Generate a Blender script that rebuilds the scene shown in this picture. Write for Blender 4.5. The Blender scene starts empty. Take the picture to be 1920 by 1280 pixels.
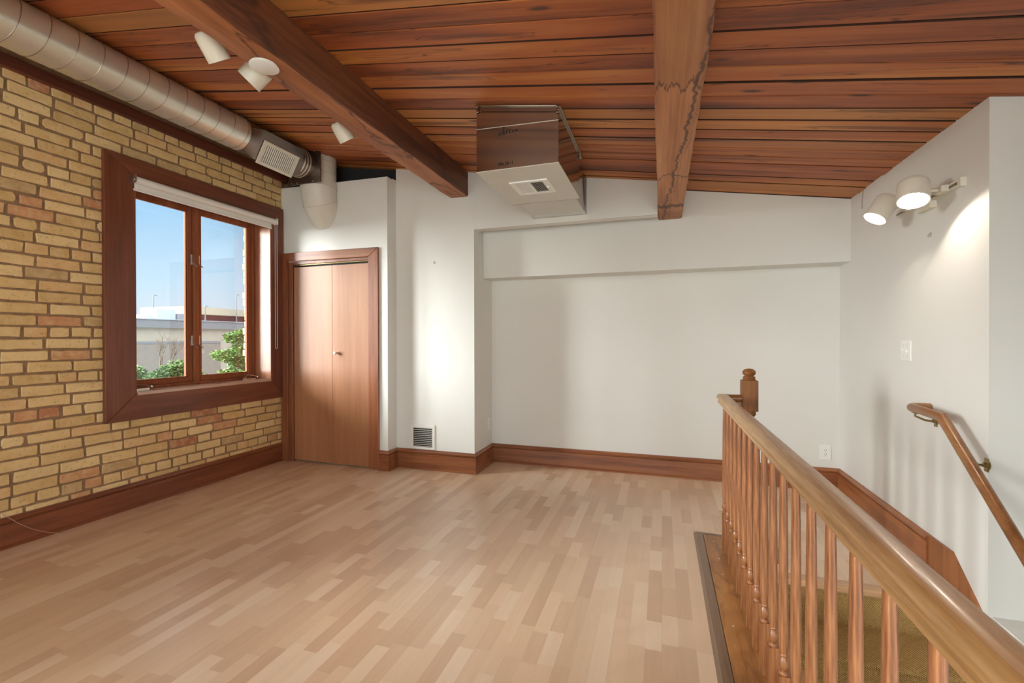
import bpy, bmesh, math, random
from mathutils import Vector, Matrix
R = math.radians
random.seed(7)
sc = bpy.context.scene
col = sc.collection

# ------------------------------------------------------------------ camera
YAW, PITCH, ROLL, CAMZ = 0.3172, -0.0047, -0.0022, 1.25
fw = Vector((-math.sin(YAW)*math.cos(PITCH), math.cos(YAW)*math.cos(PITCH), math.sin(PITCH)))
rt = Vector((math.cos(YAW), math.sin(YAW), 0)); up = rt.cross(fw)
rt2 = rt*math.cos(ROLL) + up*math.sin(ROLL); up2 = up*math.cos(ROLL) - rt*math.sin(ROLL)
cam_d = bpy.data.cameras.new('camera'); cam = bpy.data.objects.new('camera', cam_d); col.objects.link(cam)
cam_d.sensor_width = 36; cam_d.lens = 855.48/1920*36; cam_d.clip_start = .02; cam_d.clip_end = 400
m3 = Matrix((rt2, up2, -fw)).transposed()
cam.matrix_world = Matrix.Translation((0, 0, CAMZ)) @ m3.to_4x4()
sc.camera = cam

# ------------------------------------------------------------------ view, world, daylight
sc.view_settings.view_transform = 'Standard'
sc.view_settings.look = 'None'
sc.view_settings.exposure = 0.85
sc.view_settings.gamma = 1.0
try: sc.view_settings.use_curve_mapping = False
except Exception: pass
sc.cycles.max_bounces = 10
sc.cycles.diffuse_bounces = 6
sc.cycles.transparent_max_bounces = 12
sc.cycles.sample_clamp_indirect = 6
try: sc.cycles.use_denoising = True
except Exception: pass

world = bpy.data.worlds.new('sky'); sc.world = world; world.use_nodes = True
wn = world.node_tree; wn.nodes.clear()
wtc = wn.nodes.new('ShaderNodeTexCoord'); wsep = wn.nodes.new('ShaderNodeSeparateXYZ')
wr = wn.nodes.new('ShaderNodeValToRGB'); wbg = wn.nodes.new('ShaderNodeBackground'); wo = wn.nodes.new('ShaderNodeOutputWorld')
wn.links.new(wtc.outputs['Generated'], wsep.inputs[0]); wn.links.new(wsep.outputs['Z'], wr.inputs[0])
wn.links.new(wr.outputs[0], wbg.inputs[0]); wn.links.new(wbg.outputs[0], wo.inputs[0])
cr = wr.color_ramp
stops = [(0.0, (.36, .34, .31)), (0.02, (.54, .59, .63)), (0.10, (.42, .58, .70)), (0.26, (.25, .47, .69)), (0.40, (.8, .95, 1.1)), (0.8, (2.6, 2.7, 2.6))]
cr.elements[0].position, cr.elements[0].color = stops[0][0], (*stops[0][1], 1)
cr.elements[1].position, cr.elements[1].color = stops[-1][0], (*stops[-1][1], 1)
for p_, c_ in stops[1:-1]:
    e_ = cr.elements.new(p_); e_.color = (*c_, 1)
wbg.inputs[1].default_value = 0.85

def lamp(name, kind, loc, direction, **kw):
    d = bpy.data.lights.new(name, kind); o = bpy.data.objects.new(name, d); col.objects.link(o)
    o.location = loc; o.rotation_euler = Vector(direction).to_track_quat('-Z', 'Y').to_euler()
    for k, v in kw.items(): setattr(d, k, v)
    return o
# soft hazy sky glow from the west, through the left windows
lamp('sun_west', 'SUN', (-8, -3, 3.5), (1.0, .72, -.32), energy=11.0, angle=R(36), color=(.94, 1, .97))
# fill lights added behind the camera, in place of daylight from unseen windows
lamp('fill_rear', 'AREA', (-2.2, -2.95, 1.5), (.08, 1, .12), shape='RECTANGLE', size=2.4, size_y=1.9, energy=23, color=(.86, .99, .96))
lamp('fill_rear', 'AREA', (.3, -2.95, 1.4), (0, 1, .10), shape='RECTANGLE', size=1.8, size_y=1.7, energy=34, color=(.86, .99, .96))

# ------------------------------------------------------------------ helpers
class MB:
    def __init__(s): s.v = []; s.f = []; s.m = []; s.a = []
    def add(s, vs, fs, mi=0, at=0.0):
        o = len(s.v); s.v += [tuple(v) for v in vs]
        for f in fs: s.f.append(tuple(o+i for i in f)); s.m.append(mi); s.a.append(at)
    def box(s, x0, x1, y0, y1, z0, z1, mi=0, at=0.0):
        s.add([(x0,y0,z0),(x1,y0,z0),(x1,y1,z0),(x0,y1,z0),(x0,y0,z1),(x1,y0,z1),(x1,y1,z1),(x0,y1,z1)],
              [(3,2,1,0),(4,5,6,7),(0,1,5,4),(1,2,6,5),(2,3,7,6),(3,0,4,7)], mi, at); return s
    def obox(s, c, ax, ay, az, hx, hy, hz, mi=0):
        c = Vector(c); ax, ay, az = Vector(ax).normalized(), Vector(ay).normalized(), Vector(az).normalized()
        vs = [c+ax*hx*i+ay*hy*j+az*hz*k for k in (-1,1) for (i,j) in ((-1,-1),(1,-1),(1,1),(-1,1))]
        s.add(vs, [(3,2,1,0),(4,5,6,7),(0,1,5,4),(1,2,6,5),(2,3,7,6),(3,0,4,7)], mi); return s
    def prism(s, prof, fn0, fn1, mi=0, caps=True):
        n = len(prof); a = [fn0(p) for p in prof]; b = [fn1(p) for p in prof]
        fs = [(i,(i+1)%n,n+(i+1)%n,n+i) for i in range(n)]
        if caps: fs += [tuple(range(n))[::-1], tuple(range(n,2*n))]
        s.add(a+b, fs, mi); return s
    def lathe(s, prof, c=(0,0,0), axis=(0,0,1), n=24, mi=0):
        ax = Vector(axis).normalized(); t = Vector((1,0,0)) if abs(ax.x) < .9 else Vector((0,1,0))
        u = ax.cross(t).normalized(); w = ax.cross(u); c = Vector(c); vs = []; fs = []
        for (r, h) in prof:
            for k in range(n):
                a = 2*math.pi*k/n; vs.append(c+ax*h+(u*math.cos(a)+w*math.sin(a))*max(r, 1e-5))
        for i in range(len(prof)-1):
            for k in range(n): fs.append((i*n+k, i*n+(k+1)%n, (i+1)*n+(k+1)%n, (i+1)*n+k))
        fs.append(tuple(range(n))[::-1]); L = (len(prof)-1)*n; fs.append(tuple(range(L, L+n)))
        s.add(vs, fs, mi); return s
    def tube(s, pts, r, n=8, mi=0, caps=True):
        pts = [Vector(p) for p in pts]; rings = []; t0 = (pts[1]-pts[0]).normalized()
        ref = Vector((0,0,1)) if abs(t0.z) < .9 else Vector((1,0,0)); u = t0.cross(ref).normalized()
        for i, p in enumerate(pts):
            if i == 0: t = pts[1]-pts[0]
            elif i == len(pts)-1: t = pts[-1]-pts[-2]
            else: t = (pts[i+1]-p).normalized()+(p-pts[i-1]).normalized()
            t.normalize(); u = (u-t*u.dot(t)).normalized(); w = t.cross(u); rr = r[i] if isinstance(r, (list,tuple)) else r
            k_ = 1.0
            if 0 < i < len(pts)-1:
                c_ = (pts[i]-pts[i-1]).normalized().dot(t); k_ = 1/max(c_, .6)
            rings.append([p+(u*math.cos(2*math.pi*k/n)+w*math.sin(2*math.pi*k/n))*rr*(k_ if n > 12 else 1) for k in range(n)])
        vs = [v for g in rings for v in g]; fs = []
        for i in range(len(rings)-1):
            for k in range(n): fs.append((i*n+k, i*n+(k+1)%n, (i+1)*n+(k+1)%n, (i+1)*n+k))
        if caps: fs += [tuple(range(n))[::-1], tuple(range((len(rings)-1)*n, len(rings)*n))]
        s.add(vs, fs, mi); return s
    def build(s, name, mats, parent=None, bevel=0, smooth=False, seg=2, attr=False):
        off = Vector((0,0,0)); q = parent
        while q is not None: off += q.location; q = q.parent
        me = bpy.data.meshes.new(name); me.from_pydata([tuple(Vector(v)-off) for v in s.v], [], s.f)
        if not isinstance(mats, (list,tuple)): mats = [mats]
        for m in mats: me.materials.append(m)
        me.polygons.foreach_set('material_index', s.m)
        if attr:
            at = me.attributes.new('rnd', 'FLOAT', 'FACE'); at.data.foreach_set('value', s.a)
        me.validate(); me.update()
        bm = bmesh.new(); bm.from_mesh(me); bmesh.ops.recalc_face_normals(bm, faces=bm.faces); bm.to_mesh(me); bm.free()
        o = bpy.data.objects.new(name, me); col.objects.link(o)
        if parent is not None: o.parent = parent
        if bevel:
            b = o.modifiers.new('bevel', 'BEVEL'); b.width = bevel; b.segments = seg; b.limit_method = 'ANGLE'; b.angle_limit = R(35)
        if smooth:
            me.polygons.foreach_set('use_smooth', [True]*len(me.polygons))
            try: me.set_sharp_from_angle(angle=R(smooth if smooth is not True else 40))
            except Exception: pass
        return o

def thing(name, label, cat, loc=(0,0,0), group=None, kind=None):
    o = bpy.data.objects.new(name, None); o.empty_display_size = .05; col.objects.link(o); o.location = loc
    return tag(o, label, cat, group, kind)
def tag(o, label=None, cat=None, group=None, kind=None):
    if label: o['label'] = label
    if cat: o['category'] = cat
    if group: o['group'] = group
    if kind: o['kind'] = kind
    return o
def struct(o, label=None):
    o['kind'] = 'structure'
    if label: o['label'] = label
    return o
def copy_tree(o, parent=None):
    c = o.copy(); col.objects.link(c)
    if parent is not None: c.parent = parent
    for ch in list(o.children): copy_tree(ch, c)
    return c

# ------------------------------------------------------------------ materials
class NT:
    def __init__(s, name):
        s.m = bpy.data.materials.new(name); s.m.use_nodes = True; s.t = s.m.node_tree; s.t.nodes.clear()
        s.out = s.t.nodes.new('ShaderNodeOutputMaterial'); s.b = s.t.nodes.new('ShaderNodeBsdfPrincipled')
        s.t.links.new(s.b.outputs[0], s.out.inputs[0]); s.tc = s.t.nodes.new('ShaderNodeTexCoord')
    def n(s, typ, **kw):
        x = s.t.nodes.new(typ)
        for k, v in kw.items():
            if k.startswith('i_'):
                key = k[2:].replace('_', ' '); x.inputs[key].default_value = v
            else: setattr(x, k, v)
        return x
    def l(s, a, b): s.t.links.new(a, b)
    def math(s, op, a, b=None, c=None):
        x = s.t.nodes.new('ShaderNodeMath'); x.operation = op
        for i, v in enumerate((a, b, c)):
            if v is None: continue
            if isinstance(v, (int,float)): x.inputs[i].default_value = v
            else: s.l(v, x.inputs[i])
        return x.outputs[0]
    def mapping(s, scale, src=None, loc=(0,0,0), rot=(0,0,0)):
        x = s.n('ShaderNodeMapping'); x.inputs['Scale'].default_value = scale; x.inputs['Location'].default_value = loc
        x.inputs['Rotation'].default_value = rot
        s.l(src if src is not None else s.tc.outputs['Object'], x.inputs[0]); return x.outputs[0]
    def noise(s, vec, scale=5, detail=4, rough=.55, dist=0):
        x = s.n('ShaderNodeTexNoise'); x.inputs['Scale'].default_value = scale; x.inputs['Detail'].default_value = detail
        x.inputs['Roughness'].default_value = rough; x.inputs['Distortion'].default_value = dist
        s.l(vec, x.inputs['Vector']); return x.outputs[0]
    def ramp(s, fac, stops, interp='LINEAR'):
        x = s.n('ShaderNodeValToRGB'); e = x.color_ramp.elements; x.color_ramp.interpolation = interp
        def c4(c): return (*c, 1) if len(c) == 3 else c
        e[0].position, e[0].color = stops[0][0], c4(stops[0][1]); e[1].position, e[1].color = stops[-1][0], c4(stops[-1][1])
        for p, c in stops[1:-1]:
            q = e.new(p); q.color = c4(c)
        s.l(fac, x.inputs[0]); return x.outputs[0]
    def mix(s, fac, a, b, mode='MIX'):
        x = s.n('ShaderNodeMixRGB', blend_type=mode)
        for i, v in ((0, fac), (1, a), (2, b)):
            if isinstance(v, (int,float)): x.inputs[i].default_value = v
            elif isinstance(v, tuple): x.inputs[i].default_value = (*v, 1) if len(v) == 3 else v
            else: s.l(v, x.inputs[i])
        return x.outputs[0]
    def bump(s, h, strength=.2, dist=.002):
        x = s.n('ShaderNodeBump'); x.inputs['Strength'].default_value = strength; x.inputs['Distance'].default_value = dist
        s.l(h, x.inputs['Height']); s.l(x.outputs[0], s.b.inputs['Normal'])
    def set(s, color=None, rough=None, metal=None, coat=None, spec=None):
        for k, v in (('Base Color', color), ('Roughness', rough), ('Metallic', metal), ('Coat Weight', coat), ('Specular IOR Level', spec)):
            if v is None: continue
            if isinstance(v, (int,float)): s.b.inputs[k].default_value = v
            elif isinstance(v, tuple): s.b.inputs[k].default_value = (*v, 1) if len(v) == 3 else v
            else: s.l(v, s.b.inputs[k])
        return s.m

def plain(name, c, rough=.6, metal=0., var=.06, scale=6, bump=0.):
    t = NT(name); f = t.noise(t.mapping((1,1,1)), scale, 4)
    a = tuple(x*(1-var) for x in c); b = tuple(min(1, x*(1+var)) for x in c)
    t.set(t.ramp(f, [(.3, a), (.7, b)]), rough, metal)
    if bump: t.bump(t.noise(t.mapping((1,1,1)), 180, 3), bump, .001)
    return t.m

def wood(name, dark, mid, light, axis='x', rough=.4, coat=0., fine=1.0, contrast=(.32,.5,.68), bump=.12, scale=1.0, stain=None):
    t = NT(name); st = {'x': (1.2,26,26), 'y': (26,1.2,26), 'z': (26,26,1.2)}[axis]; st = tuple(v*scale for v in st)
    wb = {'x': (.5,5,5), 'y': (5,.5,5), 'z': (5,5,.5)}[axis]; wb = tuple(v*scale for v in wb)
    big = t.noise(t.mapping(wb), 1.3, 3, .5, .6); grain = t.noise(t.mapping(st), 1.0, 6, .65, .25)
    finen = t.noise(t.mapping(tuple(v*6 for v in st)), 1.0, 3, .6)
    f = t.math('ADD', t.math('MULTIPLY', big, .45), t.math('MULTIPLY', grain, .55))
    f = t.math('ADD', f, t.math('MULTIPLY', t.math('SUBTRACT', finen, .5), .22*fine))
    c = t.ramp(f, [(contrast[0], dark), (contrast[1], mid), (contrast[2], light)])
    if stain:
        sn = t.noise(t.mapping({'y': (2.6,1.0,2), 'x': (1.,2.6,2), 'z': (3,3,1.5)}[axis], loc=stain[3] if len(stain) > 3 else (0,0,0)), 1.0, 5, .5, .8)
        line = t.math('ABSOLUTE', t.math('SUBTRACT', sn, .5))
        ln = t.ramp(line, [(0.0, (1,1,1)), (stain[0], (0,0,0))])
        c = t.mix(t.math('MULTIPLY', ln, stain[1]), c, stain[2])
        area = t.ramp(sn, [(.5, (0,0,0)), (.52, (1,1,1))])
        c = t.mix(t.math('MULTIPLY', area, .22), c, dark)
    t.set(c, rough, 0., coat); t.b.inputs['Coat Roughness'].default_value = .15
    t.bump(f, bump, .003); return t.m

# white painted plaster
tw = NT('painted_plaster'); f = tw.noise(tw.mapping((1,1,1)), 1.2, 3)
tw.set(tw.ramp(f, [(.3, (.715,.705,.67)), (.7, (.745,.738,.71))]), .62); tw.bump(tw.noise(tw.mapping((1,1,1)), 130, 3), .08, .001)
M_WALL = tw.m
M_WHITE = plain('white_enamel', (.76,.745,.70), .35, var=.03)
M_PANELW = plain('off_white_panel', (.60,.59,.53), .4, var=.03)
M_CREAM = plain('cream_enamel', (.72,.68,.58), .4, var=.04)
M_BRIGHTWHITE = plain('white_plastic', (.80,.80,.78), .3, var=.02)
M_TRIM = wood('stained_trim_wood', (.085,.020,.009), (.175,.046,.018), (.27,.082,.032), 'y', .34, .25)
M_TRIMX = wood('stained_trim_wood_across', (.12,.032,.011), (.25,.080,.028), (.37,.135,.050), 'x', .36, .25)
M_TRIMZ = wood('stained_trim_wood_upright', (.13,.034,.013), (.235,.072,.028), (.33,.115,.045), 'z', .36, .25)
M_CASE = wood('window_casing_wood', (.10,.026,.012), (.165,.047,.021), (.235,.075,.034), 'y', .38, .2)
M_CASEZ = wood('window_casing_wood_upright', (.10,.026,.012), (.165,.047,.021), (.235,.075,.034), 'z', .38, .2)
M_JAMB = wood('window_jamb_wood', (.20,.06,.026), (.33,.115,.050), (.46,.18,.085), 'z', .38, .25)
M_SASH = wood('window_sash_wood', (.17,.050,.022), (.28,.092,.042), (.38,.145,.070), 'z', .6, 0.)
M_SASH.node_tree.nodes['Principled BSDF'].inputs['Specular IOR Level'].default_value = .12
M_DOOR = wood('birch_veneer_door', (.27,.105,.044), (.36,.150,.066), (.44,.200,.096), 'z', .42, .15, contrast=(.3,.5,.7), scale=.45, bump=.03)
M_OAK = wood('golden_oak', (.27,.125,.042), (.42,.225,.080), (.56,.325,.13), 'y', .36, .2, fine=2.4)
M_OAKZ = wood('oak_upright', (.115,.036,.012), (.28,.100,.035), (.44,.19,.075), 'z', .34, .3, contrast=(.36,.5,.64), fine=2.6)
M_NEWEL = wood('dark_oak_newel', (.10,.034,.010), (.22,.082,.022), (.34,.14,.042), 'z', .5, .05)
M_NEWEL.node_tree.nodes['Principled BSDF'].inputs['Specular IOR Level'].default_value = .25
M_OAKX = wood('dark_oak_across', (.10,.032,.010), (.20,.070,.020), (.31,.12,.038), 'x', .34, .35)
M_BASE = wood('stained_oak_board', (.22,.080,.020), (.42,.180,.048), (.54,.26,.080), 'y', .42, .2, stain=(.025,.45,(.14,.055,.020)))
M_DARKTRIM = wood('grey_brown_reducer', (.10,.058,.034), (.19,.115,.068), (.28,.18,.11), 'y', .4, .2)
M_HAND = wood('handrail_wood', (.15,.055,.017), (.27,.110,.036), (.38,.18,.064), 'y', .32, .2)
M_BEAM = wood('old_timber', (.20,.068,.026), (.40,.150,.056), (.54,.24,.095), 'y', .55, 0., stain=(.022,.85,(.055,.020,.012),(1.3,.4,0)), bump=.35, contrast=(.30,.5,.70))
M_BEAM2 = wood('old_timber_pale', (.24,.085,.032), (.43,.175,.072), (.54,.24,.105), 'y', .55, 0., stain=(.016,.85,(.060,.022,.012),(.2,2.3,.6)), bump=.35, contrast=(.30,.5,.70))
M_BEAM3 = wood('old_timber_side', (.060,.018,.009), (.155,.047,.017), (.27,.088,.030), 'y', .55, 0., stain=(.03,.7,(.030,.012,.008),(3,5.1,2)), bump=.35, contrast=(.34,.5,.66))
M_LEDGER = wood('dark_ledger', (.05,.016,.009), (.12,.030,.014), (.17,.05,.022), 'y', .55)

t = NT('old_timber_stained'); sx = t.n('ShaderNodeSeparateXYZ'); t.l(t.tc.outputs['Object'], sx.inputs[0]); X, Y = sx.outputs['X'], sx.outputs['Y']
gr = t.noise(t.mapping((34,1.1,34)), 1., 6, .65, .3); bg = t.noise(t.mapping((5,.6,5)), 1.4, 3, .5, .5)
f = t.math('ADD', t.math('MULTIPLY', gr, .6), t.math('MULTIPLY', bg, .4)); c = t.ramp(f, [(.33, (.25,.088,.034)), (.5, (.43,.175,.070)), (.66, (.55,.26,.11))])
tooth = t.noise(t.mapping((46,1.5,20)), 1., 4, .7, .0); slow = t.noise(t.mapping((9,.7,4), loc=(2,1,0)), 1., 3, .5)
def line(c, d, w, col_, amt):
    return t.mix(t.math('MULTIPLY', t.ramp(t.math('ABSOLUTE', d), [(0, (1,1,1)), (w*.45, (.8,.8,.8)), (w, (0,0,0))]), amt), c, col_)
def front(y0, a, b): # signed distance past a ragged tide line across the beam
    return t.math('SUBTRACT', t.math('ADD', Y, t.math('ADD', t.math('MULTIPLY', t.math('SUBTRACT', tooth, .5), a), t.math('MULTIPLY', t.math('SUBTRACT', slow, .5), b))), y0)
d1 = front(1.99, .30, .35); c = t.mix(t.math('MULTIPLY', t.ramp(d1, [(0, (1,1,1)), (.004, (0,0,0))]), .35), c, (.20,.070,.028)); c = line(c, d1, .016, (.055,.020,.010), .9)
d2 = front(3.74, .22, .25); c = line(c, d2, .055, (.050,.018,.009), .9)
d4 = front(3.10, .10, .45); c = line(c, d4, .018, (.07,.026,.012), .8)
wv = t.math('MULTIPLY', t.math('SUBTRACT', t.noise(t.mapping((2,5.5,1), loc=(5,0,0)), 1., 5, .65), .5), .11)
d3 = t.math('ADD', t.math('SUBTRACT', t.math('SUBTRACT', X, .150), wv), t.math('MULTIPLY', t.math('SUBTRACT', Y, 1.8), .062))
m3_ = t.ramp(d3, [(0, (1,1,1)), (.012, (0,0,0))]); c = line(c, d3, .010, (.055,.020,.010), .85); c = line(c, t.math('ADD', d3, -.022), .004, (.09,.035,.016), .5)
d5 = t.math('SUBTRACT', t.math('ADD', Y, t.math('MULTIPLY', slow, .2)), 3.95); c = t.mix(t.math('MULTIPLY', t.ramp(d5, [(0, (0,0,0)), (.08, (1,1,1))]), .35), c, (.16,.055,.022))
t.set(c, .58); t.bump(f, .3, .003); M_BEAM2 = t.m

# ceiling decking: each board its own tone, streaks, knots
t = NT('pine_decking'); sx = t.n('ShaderNodeSeparateXYZ'); t.l(t.tc.outputs['Object'], sx.inputs[0])
bi = t.math('FLOOR', t.math('DIVIDE', t.math('SUBTRACT', sx.outputs['Y'], 2.040), .1315))
wnz = t.n('ShaderNodeTexWhiteNoise', noise_dimensions='1D'); t.l(bi, wnz.inputs['W']); rnd = wnz.outputs['Value']
cx = t.n('ShaderNodeCombineXYZ'); t.l(t.math('ADD', sx.outputs['X'], t.math('MULTIPLY', rnd, 37.)), cx.inputs[0]); t.l(sx.outputs['Y'], cx.inputs[1]); t.l(t.math('MULTIPLY', rnd, 11.), cx.inputs[2])
v = cx.outputs[0]
big = t.noise(t.mapping((.5,6,1), v), 1., 3, .5, .9); grain = t.noise(t.mapping((1.6,42,1), v), 1., 6, .65, .5)
fine = t.noise(t.mapping((5,200,1), v), 1., 3, .6)
f = t.math('ADD', t.math('MULTIPLY', big, .70), t.math('MULTIPLY', grain, .30))
f = t.math('ADD', f, t.math('MULTIPLY', t.math('SUBTRACT', fine, .5), .12)); f = t.math('ADD', f, t.math('MULTIPLY', t.math('SUBTRACT', rnd, .5), .24))
c = t.ramp(f, [(.27, (.085,.020,.006)), (.37, (.22,.054,.013)), (.47, (.36,.100,.022)), (.58, (.46,.155,.034)), (.72, (.62,.27,.068))])
hs = t.n('ShaderNodeTexWhiteNoise', noise_dimensions='1D'); t.l(t.math('ADD', bi, 91.3), hs.inputs['W'])
c = t.mix(t.math('MULTIPLY', hs.outputs['Value'], .38), c, (.40,.10,.038))
c = t.mix(t.ramp(t.math('FRACT', t.math('MULTIPLY', hs.outputs['Value'], 7.31)), [(.82, (0,0,0)), (.88, (.4,.4,.4))]), c, (.56,.29,.085))
sn = t.noise(t.mapping((.55,11,1), v, loc=(4,2,0)), 1., 4, .5, 1.3)      # dark pitch streaks
c = t.mix(t.ramp(sn, [(.61, (0,0,0)), (.68, (.75,.75,.75))]), c, (.110,.032,.014))
edge = t.math('ABSOLUTE', t.math('SUBTRACT', sn, .60)); c = t.mix(t.ramp(edge, [(0, (.85,.85,.85)), (.012, (0,0,0))]), c, (.03,.010,.006))
vo = t.n('ShaderNodeTexVoronoi'); vo.inputs['Scale'].default_value = 1.; t.l(t.mapping((2.0,7.6,1), v), vo.inputs['Vector'])
c = t.mix(t.ramp(vo.outputs['Distance'], [(.05, (.9,.9,.9)), (.13, (0,0,0))]), c, (.050,.020,.011))
t.set(c, .5); t.bump(f, .25, .004); M_DECK = t.m

# laminate floor: three-strip beech planks running away from the camera
t = NT('beech_laminate'); sx = t.n('ShaderNodeSeparateXYZ'); t.l(t.tc.outputs['Object'], sx.inputs[0])
W = .0655; si = t.math('FLOOR', t.math('DIVIDE', sx.outputs['X'], W))
w1 = t.n('ShaderNodeTexWhiteNoise', noise_dimensions='1D'); t.l(si, w1.inputs['W'])
yy = t.math('ADD', sx.outputs['Y'], t.math('MULTIPLY', w1.outputs['Value'], 3.7))
wob = t.math('MULTIPLY', t.math('SINE', t.math('MULTIPLY', yy, 7.3)), .09)
seg = t.math('FLOOR', t.math('DIVIDE', t.math('ADD', yy, wob), .31))
cv = t.n('ShaderNodeCombineXYZ'); t.l(si, cv.inputs[0]); t.l(seg, cv.inputs[1])
w2 = t.n('ShaderNodeTexWhiteNoise', noise_dimensions='2D'); t.l(cv.outputs[0], w2.inputs['Vector']); r2 = w2.outputs['Value']
cx = t.n('ShaderNodeCombineXYZ'); t.l(sx.outputs['X'], cx.inputs[0]); t.l(sx.outputs['Y'], cx.inputs[1]); t.l(t.math('MULTIPLY', r2, 23.), cx.inputs[2])
g = t.noise(t.mapping((34,2.2,1), cx.outputs[0]), 1., 5, .6, .6); fleck = t.noise(t.mapping((420,40,1), cx.outputs[0]), 1., 2, .5)
f = t.math('ADD', r2, t.math('MULTIPLY', t.math('SUBTRACT', g, .5), .55)); f = t.math('ADD', f, t.math('MULTIPLY', t.math('SUBTRACT', fleck, .5), .25))
c = t.ramp(f, [(.0, (.620,.410,.260)), (.35, (.700,.490,.320)), (.7, (.760,.550,.370)), (1., (.810,.630,.460))])
pl = t.math('FRACT', t.math('DIVIDE', sx.outputs['X'], W*3)); pe = t.math('ABSOLUTE', t.math('SUBTRACT', pl, .5))
c = t.mix(t.ramp(pe, [(.494, (0,0,0)), (.499, (.45,.45,.45))]), c, (.42,.26,.14))
t.set(c, .34, 0., .5); t.b.inputs['Coat Roughness'].default_value = .29; M_FLOOR = t.m

# brick and mortar
t = NT('yellow_brick'); at = t.n('ShaderNodeAttribute', attribute_name='rnd'); a = at.outputs['Fac']
c = t.ramp(a, [(0., (.66,.440,.180)), (.18, (.72,.500,.225)), (.36, (.60,.390,.155)), (.52, (.77,.560,.270)), (.68, (.68,.430,.190)), (.80, (.50,.335,.155)), (.85, (.58,.280,.130)), (.92, (.40,.145,.065)), (.97, (.48,.195,.095))], 'CONSTANT')
n1 = t.noise(t.mapping((1,1,1)), 16., 5, .65); n2 = t.noise(t.mapping((1,1,1)), 60., 4, .6); n3 = t.noise(t.mapping((1,.6,1)), 3.2, 3)
c = t.mix(t.ramp(n1, [(.42, (0,0,0)), (.75, (.55,.55,.55))]), c, (.80,.62,.36)); c = t.mix(t.ramp(n1, [(.25, (.45,.45,.45)), (.42, (0,0,0))]), c, (.46,.27,.11))
c = t.mix(t.ramp(n2, [(.30, (.5,.5,.5)), (.42, (0,0,0))]), c, (.30,.17,.08)); c = t.mix(t.ramp(n3, [(.40, (.30,.30,.30)), (.55, (0,0,0))]), c, (.50,.32,.135))
t.set(c, .85); t.bump(t.math('ADD', n1, n2), .5, .004); M_BRICK = t.m
t = NT('brown_mortar'); n1 = t.noise(t.mapping((1,1,1)), 22., 5, .7)
t.set(t.ramp(n1, [(.3, (.22,.130,.070)), (.7, (.36,.225,.125))]), .95); t.bump(t.noise(t.mapping((1,1,1)), 70., 5, .7), .9, .006); M_MORTAR = t.m

# galvanised sheet
def galv(name, c, rough, mott=.25, metal=1.):
    t = NT(name); vo = t.n('ShaderNodeTexVoronoi'); vo.inputs['Scale'].default_value = 34.; t.l(t.mapping((1,1,1)), vo.inputs['Vector'])
    n = t.noise(t.mapping((1,1,1)), 5., 5, .65); b = tuple(x*(1-mott) for x in c)
    t.set(t.mix(t.math('MULTIPLY', vo.outputs['Distance'], .5), t.ramp(n, [(.3, b), (.7, c)]), b), rough, metal)
    return t.m
M_DUCT = galv('galvanised_duct', (.80,.78,.68), .32, .14, .72)
M_BOX = galv('galvanised_box', (.40,.33,.27), .13, .10)
M_DARKMETAL = galv('dark_sheet_metal', (.30,.25,.22), .35)
M_CHROME = plain('nickel', (.62,.58,.50), .22, 1.)
M_BRASS = plain('antique_brass', (.36,.27,.13), .3, 1.)
M_STEEL = plain('satin_aluminium', (.60,.58,.55), .35, 1.)
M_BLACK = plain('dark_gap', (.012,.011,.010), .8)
M_DUCTWHITE = plain('painted_duct', (.66,.62,.54), .42, var=.04)
M_INK = plain('marker_ink', (.015,.012,.012), .6)
t = NT('window_glass'); t.t.nodes.remove(t.b); gl = t.n('ShaderNodeBsdfGlossy'); gl.inputs['Roughness'].default_value = .02
tr = t.n('ShaderNodeBsdfTransparent'); fr = t.n('ShaderNodeFresnel'); fr.inputs['IOR'].default_value = 1.45; mx = t.n('ShaderNodeMixShader')
t.l(fr.outputs[0], mx.inputs[0]); t.l(tr.outputs[0], mx.inputs[1]); t.l(gl.outputs[0], mx.inputs[2]); t.l(mx.outputs[0], t.out.inputs[0]); M_GLASS = t.m
def emis(name, c, s):
    t = NT(name); t.t.nodes.remove(t.b); e = t.n('ShaderNodeEmission'); e.inputs[0].default_value = (*c, 1); e.inputs[1].default_value = s
    t.l(e.outputs[0], t.out.inputs[0]); return t.m
M_BULB = emis('lit_bulb', (1,.93,.84), 22.)
# ribbed carpet
t = NT('ribbed_carpet'); sx = t.n('ShaderNodeSeparateXYZ'); t.l(t.tc.outputs['Object'], sx.inputs[0])
P = 2*math.pi/.0085
u = t.math('SINE', t.math('MULTIPLY', sx.outputs['X'], P)); w = t.math('SINE', t.math('MULTIPLY', t.math('ADD', sx.outputs['Y'], sx.outputs['Z']), P))
f = t.math('MULTIPLY_ADD', t.math('MULTIPLY', u, w), .5, .5); n = t.noise(t.mapping((1,1,1)), 90., 3)
f = t.math('ADD', f, t.math('MULTIPLY', t.math('SUBTRACT', n, .5), .5))
t.set(t.ramp(f, [(.2, (.15,.080,.027)), (.55, (.52,.315,.115)), (.85, (.70,.46,.19))]), .95, spec=.1); t.bump(f, .8, .004); M_CARPET = t.m
M_CARPETD = M_CARPET

# ------------------------------------------------------------------ room dimensions
XL, YC, XC, YS, XJ, YA, XR, YF = -3.757, 3.769, -2.487, 3.922, -1.657, 4.383, 1.384, 4.153
ZB, ZS, ZT, YN, XB2 = .187, 1.845, 2.271, 2.593, -.032
YB, XE = -3.0, 2.6
def zc(x): return 2.548-.157*(x+.04)
XO, YO = .50, 2.70                                        # stair opening: left edge, landing edge

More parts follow.
